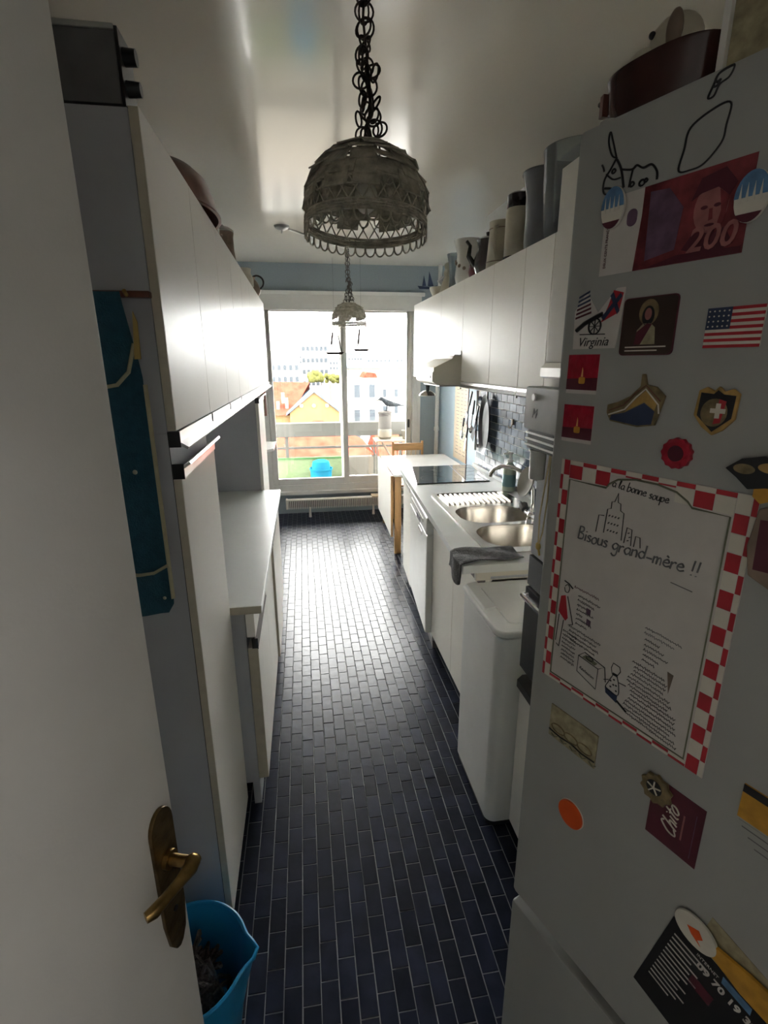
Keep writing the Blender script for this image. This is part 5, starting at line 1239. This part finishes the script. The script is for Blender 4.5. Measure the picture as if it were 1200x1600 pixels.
# slatted balcony table
t = thing('slatted_table', 'white slatted folding table on the balcony', 'table', (.66, 6.15, 0))
for k in range(5): MB().box(-.20+k*.085, -.13+k*.085, -.18, .18, .245, .262).build('slat', 'balcony_white', t, .003)
MB().box(-.20, .22, -.185, -.165, .222, .245).box(-.20, .22, .165, .185, .222, .245).build('rail', 'balcony_white', t)
for s_ in (-1, 1):
    MB().tube([(-.17, s_*.15, .23), (.15, s_*.15, -.055)], .013, 8).build('leg', 'balcony_white', t); MB().tube([(.17, s_*.15, .23), (-.15, s_*.15, -.055)], .013, 8).build('leg', 'balcony_white', t)

# ================================================================== THE CITY
GZ = -21.
struct(box('ground', 'asphalt', (-400, 500, 12, 700, GZ-1, GZ)))
def bldg(lb, x0, x1, y0, y1, top, m, wins=None, roof=None, rh=2., group=None, cat='building', overhang=.3):
    b = thing('apartment_building', lb, cat, (0, 0, 0), group=group)
    MB().box(x0, x1, y0, y1, GZ, top).build('walls', m, b)
    if roof == 'flat': MB().box(x0-overhang, x1+overhang, y0-overhang, y1+overhang, top, top+.35).build('roof', 'facade_cream', b)
    elif roof: 
        rm, shape = roof
        xm, ym = (x0+x1)/2, (y0+y1)/2; o_ = overhang
        if shape == 'hip':
            k_ = min(x1-x0, y1-y0)/2*.9
            MB().add([(x0-o_, y0-o_, top), (x1+o_, y0-o_, top), (x1+o_, y1+o_, top), (x0-o_, y1+o_, top), (x0+k_, ym, top+rh), (x1-k_, ym, top+rh)], [(0, 1, 5, 4), (2, 3, 4, 5), (0, 4, 3), (1, 2, 5), (3, 2, 1, 0)]).build('roof', rm, b, smooth=0)
        elif shape == 'gable_x':
            MB().prism([(y0-o_, top), (y1+o_, top), (ym, top+rh)], x0-o_, x1+o_, 'x').build('roof', rm, b, smooth=0)
        elif shape == 'gable_y':
            MB().prism([(x0, top), (x1, top), (xm, top+rh)], y0, y1, 'y').build('gable_wall', m, b, smooth=0)
            MB().prism([(x0-o_, top-.25), (xm, top+rh), (x1+o_, top-.25), (x1+o_, top), (xm, top+rh+.35), (x0-o_, top)][::-1], y0-.3, y1, 'y').build('roof', rm, b, smooth=0)
        elif shape == 'mansard':
            MB().add([(x0, y0, top), (x1, y0, top), (x1, y1, top), (x0, y1, top), (x0+.6, y0+.6, top+rh), (x1-.6, y0+.6, top+rh), (x1-.6, y1-.6, top+rh), (x0+.6, y1-.6, top+rh)], [(0, 1, 5, 4), (1, 2, 6, 5), (2, 3, 7, 6), (3, 0, 4, 7), (4, 5, 6, 7)]).build('roof', rm, b, smooth=0)
    if wins:
        nx_, nz_, ww, wh, zt, dz = wins
        for i in range(nx_):
            for j in range(nz_):
                cx = x0+(i+.5)*(x1-x0)/nx_; cz_ = zt-j*dz
                wv = MB().box(cx-ww/2-.08, cx+ww/2+.08, y0-.10, y0, cz_-wh-.08, cz_+.08).build('window', 'facade_white', b)
                MB().box(cx-ww/2, cx+ww/2, y0-.14, y0-.10, cz_-wh, cz_).build('pane', 'win_dark', wv)
    return b
# yellow house with red roofs
b = bldg('yellow gabled house with orange red tile roof', -1.55, 4.1, 60, 70, -3.8, 'facade_yellow', (4, 3, .9, 1.5, -5.4, 3.1), ('slate', 'gable_y'), 2.3, overhang=.4)
MB().add([(-4.6, 60.5, -4.1), (-1.4, 60.5, -4.1), (.9, 66, -.6), (-4.2, 66, -.5), (-4.6, 71, -4.1), (.9, 71, -4.1)], [(0, 1, 2, 3), (3, 2, 5, 4)]).build('side_roof', 'roof_red', b, smooth=0)
MB().box(-4.6, -1.5, 61, 70, GZ, -4.1).build('side_wing', 'facade_yellow', b)
for x in (-.2, 1.2, 2.7): MB().cyl((x, 59.85, -3.0), (x, 60, -3.0), .22, n=12).build('roundel', 'terracotta', b)
for x, z in ((-2.3, -1.6), (-1.9, -2.2), (-2.9, -2.6)): MB().box(x-.18, x+.18, 61.5, 62.0, z-1.2, z).build('chimney', 'facade_cream', b)
MB().box(2.4, 3.1, 64, 64.8, -3, -.7).build('chimney', 'terracotta', b)
# low red roofs in front
bldg('low cream house with broad red tiled roof below the balcony', -2.6, 4.9, 38, 46, -5.0, 'facade_cream', (7, 1, .8, 1.4, -6.2, 3), ('roof_red', 'hip'), 2.2)
bldg('low house with red ridge roof beside the bigger one', 5.6, 10.5, 36, 43, -5.0, 'facade_white', None, ('roof_red', 'gable_x'), 1.6)
for x in (.9, 1.9): pass
# white block right of the mullion
b = bldg('white block with tall shuttered windows and small red roof', 6.2, 10.3, 70, 80, -.6, 'facade_white', (2, 5, .8, 1.7, -1.1, 3.3), 'flat')
MB().box(6.0, 10.5, 69.6, 70, -3.35, -3.1).build('balcony_band', 'facade_cream', b); MB().box(6.0, 10.5, 69.6, 70, -6.6, -6.35).build('balcony_band', 'facade_cream', b)
MB().prism([(8.2, -.25), (10.2, -.25), (9.9, .35), (8.7, .5)], 71, 76, 'y').build('red_roof', 'roof_red', b, smooth=0)
bldg('tall white apartment block with rows of small dark windows', .1, 6.5, 130, 145, 6.6, 'facade_white', (6, 5, .75, 1.0, 5.6, 2.7), 'flat')
bldg('pale apartment house with blue slate mansard roof', -7.5, -.4, 110, 122, 2.2, 'facade_cream', (6, 4, .7, 1.1, 1.4, 2.3), ('slate', 'mansard'), 2.0)
bldg('long low block with slate roof on the horizon', 27, 48, 220, 235, 4.0, 'facade_white', (12, 3, .8, 1.0, 3.2, 2.0), ('slate', 'mansard'), 2.2)
bldg('flat roofed pale hall behind the white block', 10.5, 25, 118, 135, .6, 'facade_cream', None, ('slate', 'gable_x'), 1.4)
b = bldg('white house wall with few windows beside the crow', 12.8, 18.9, 88, 98, -.5, 'facade_white', (3, 3, .6, 1.3, -2.6, 2.8), 'flat')
b2 = bldg('narrow brick house at the window edge', 19.6, 24, 99, 106, -1.2, 'facade_white', (3, 4, .7, 1.3, -2.0, 2.6), ('slate', 'hip'), 3.)
MB().box(19.7, 21.0, 98.7, 99, -4.8, -2.6).build('brick_panel', 'terracotta', b2)
t = thing('church_spire', 'small dark pointed spire among the roofs', 'spire')
MB().box(17.6, 18.9, 104, 105.2, GZ, -.2).build('tower', 'facade_cream', t)
MB().add([(17.2, 103.6, -.2), (19.3, 103.6, -.2), (19.3, 105.6, -.2), (17.2, 105.6, -.2), (18.25, 104.6, 2.2)], [(0, 1, 4), (1, 2, 4), (2, 3, 4), (3, 0, 4), (3, 2, 1, 0)]).build('roof', 'slate', t, smooth=0)
for k in range(9):
    x = -30+k*13; bldg(['far pale block at the skyline, with slate top', 'far white block at the skyline'][k % 2], x, x+9, 260+10*(k % 3), 275+10*(k % 3), 2.+(k*7 % 5), 'facade_cream' if k % 2 else 'facade_white', (6, 2, .9, 1.1, 1.4+(k*7 % 5), 2.4), ('slate', 'mansard') if k % 2 == 0 else 'flat', group='far skyline blocks')
for k, (x, y, z, r) in enumerate(((2.6, 100, -1.0, 1.5), (5.4, 103, -1.2, 1.1), (7.6, 106, -1.5, 1.0))):
    t = thing('street_tree', ['yellow green tree top before the tall white block', 'smaller green tree top in the middle of three', 'small tree top nearest the white block'][k], 'tree', (x, y, GZ))
    MB().cyl((0, 0, 0), (0, 0, z-GZ-r), .25, .15, 8).build('trunk', 'trunk', t)
    cr = MB()
    for q in range(16):
        a = random.uniform(0, 2*PI); p_ = random.uniform(-.6, .8); cr.ball((r*.6*math.cos(a), r*.6*math.sin(a), z-GZ+p_*r*.7), r*random.uniform(.35, .55), 8, 6)
    cr.build('crown', 'leaf_city', t)
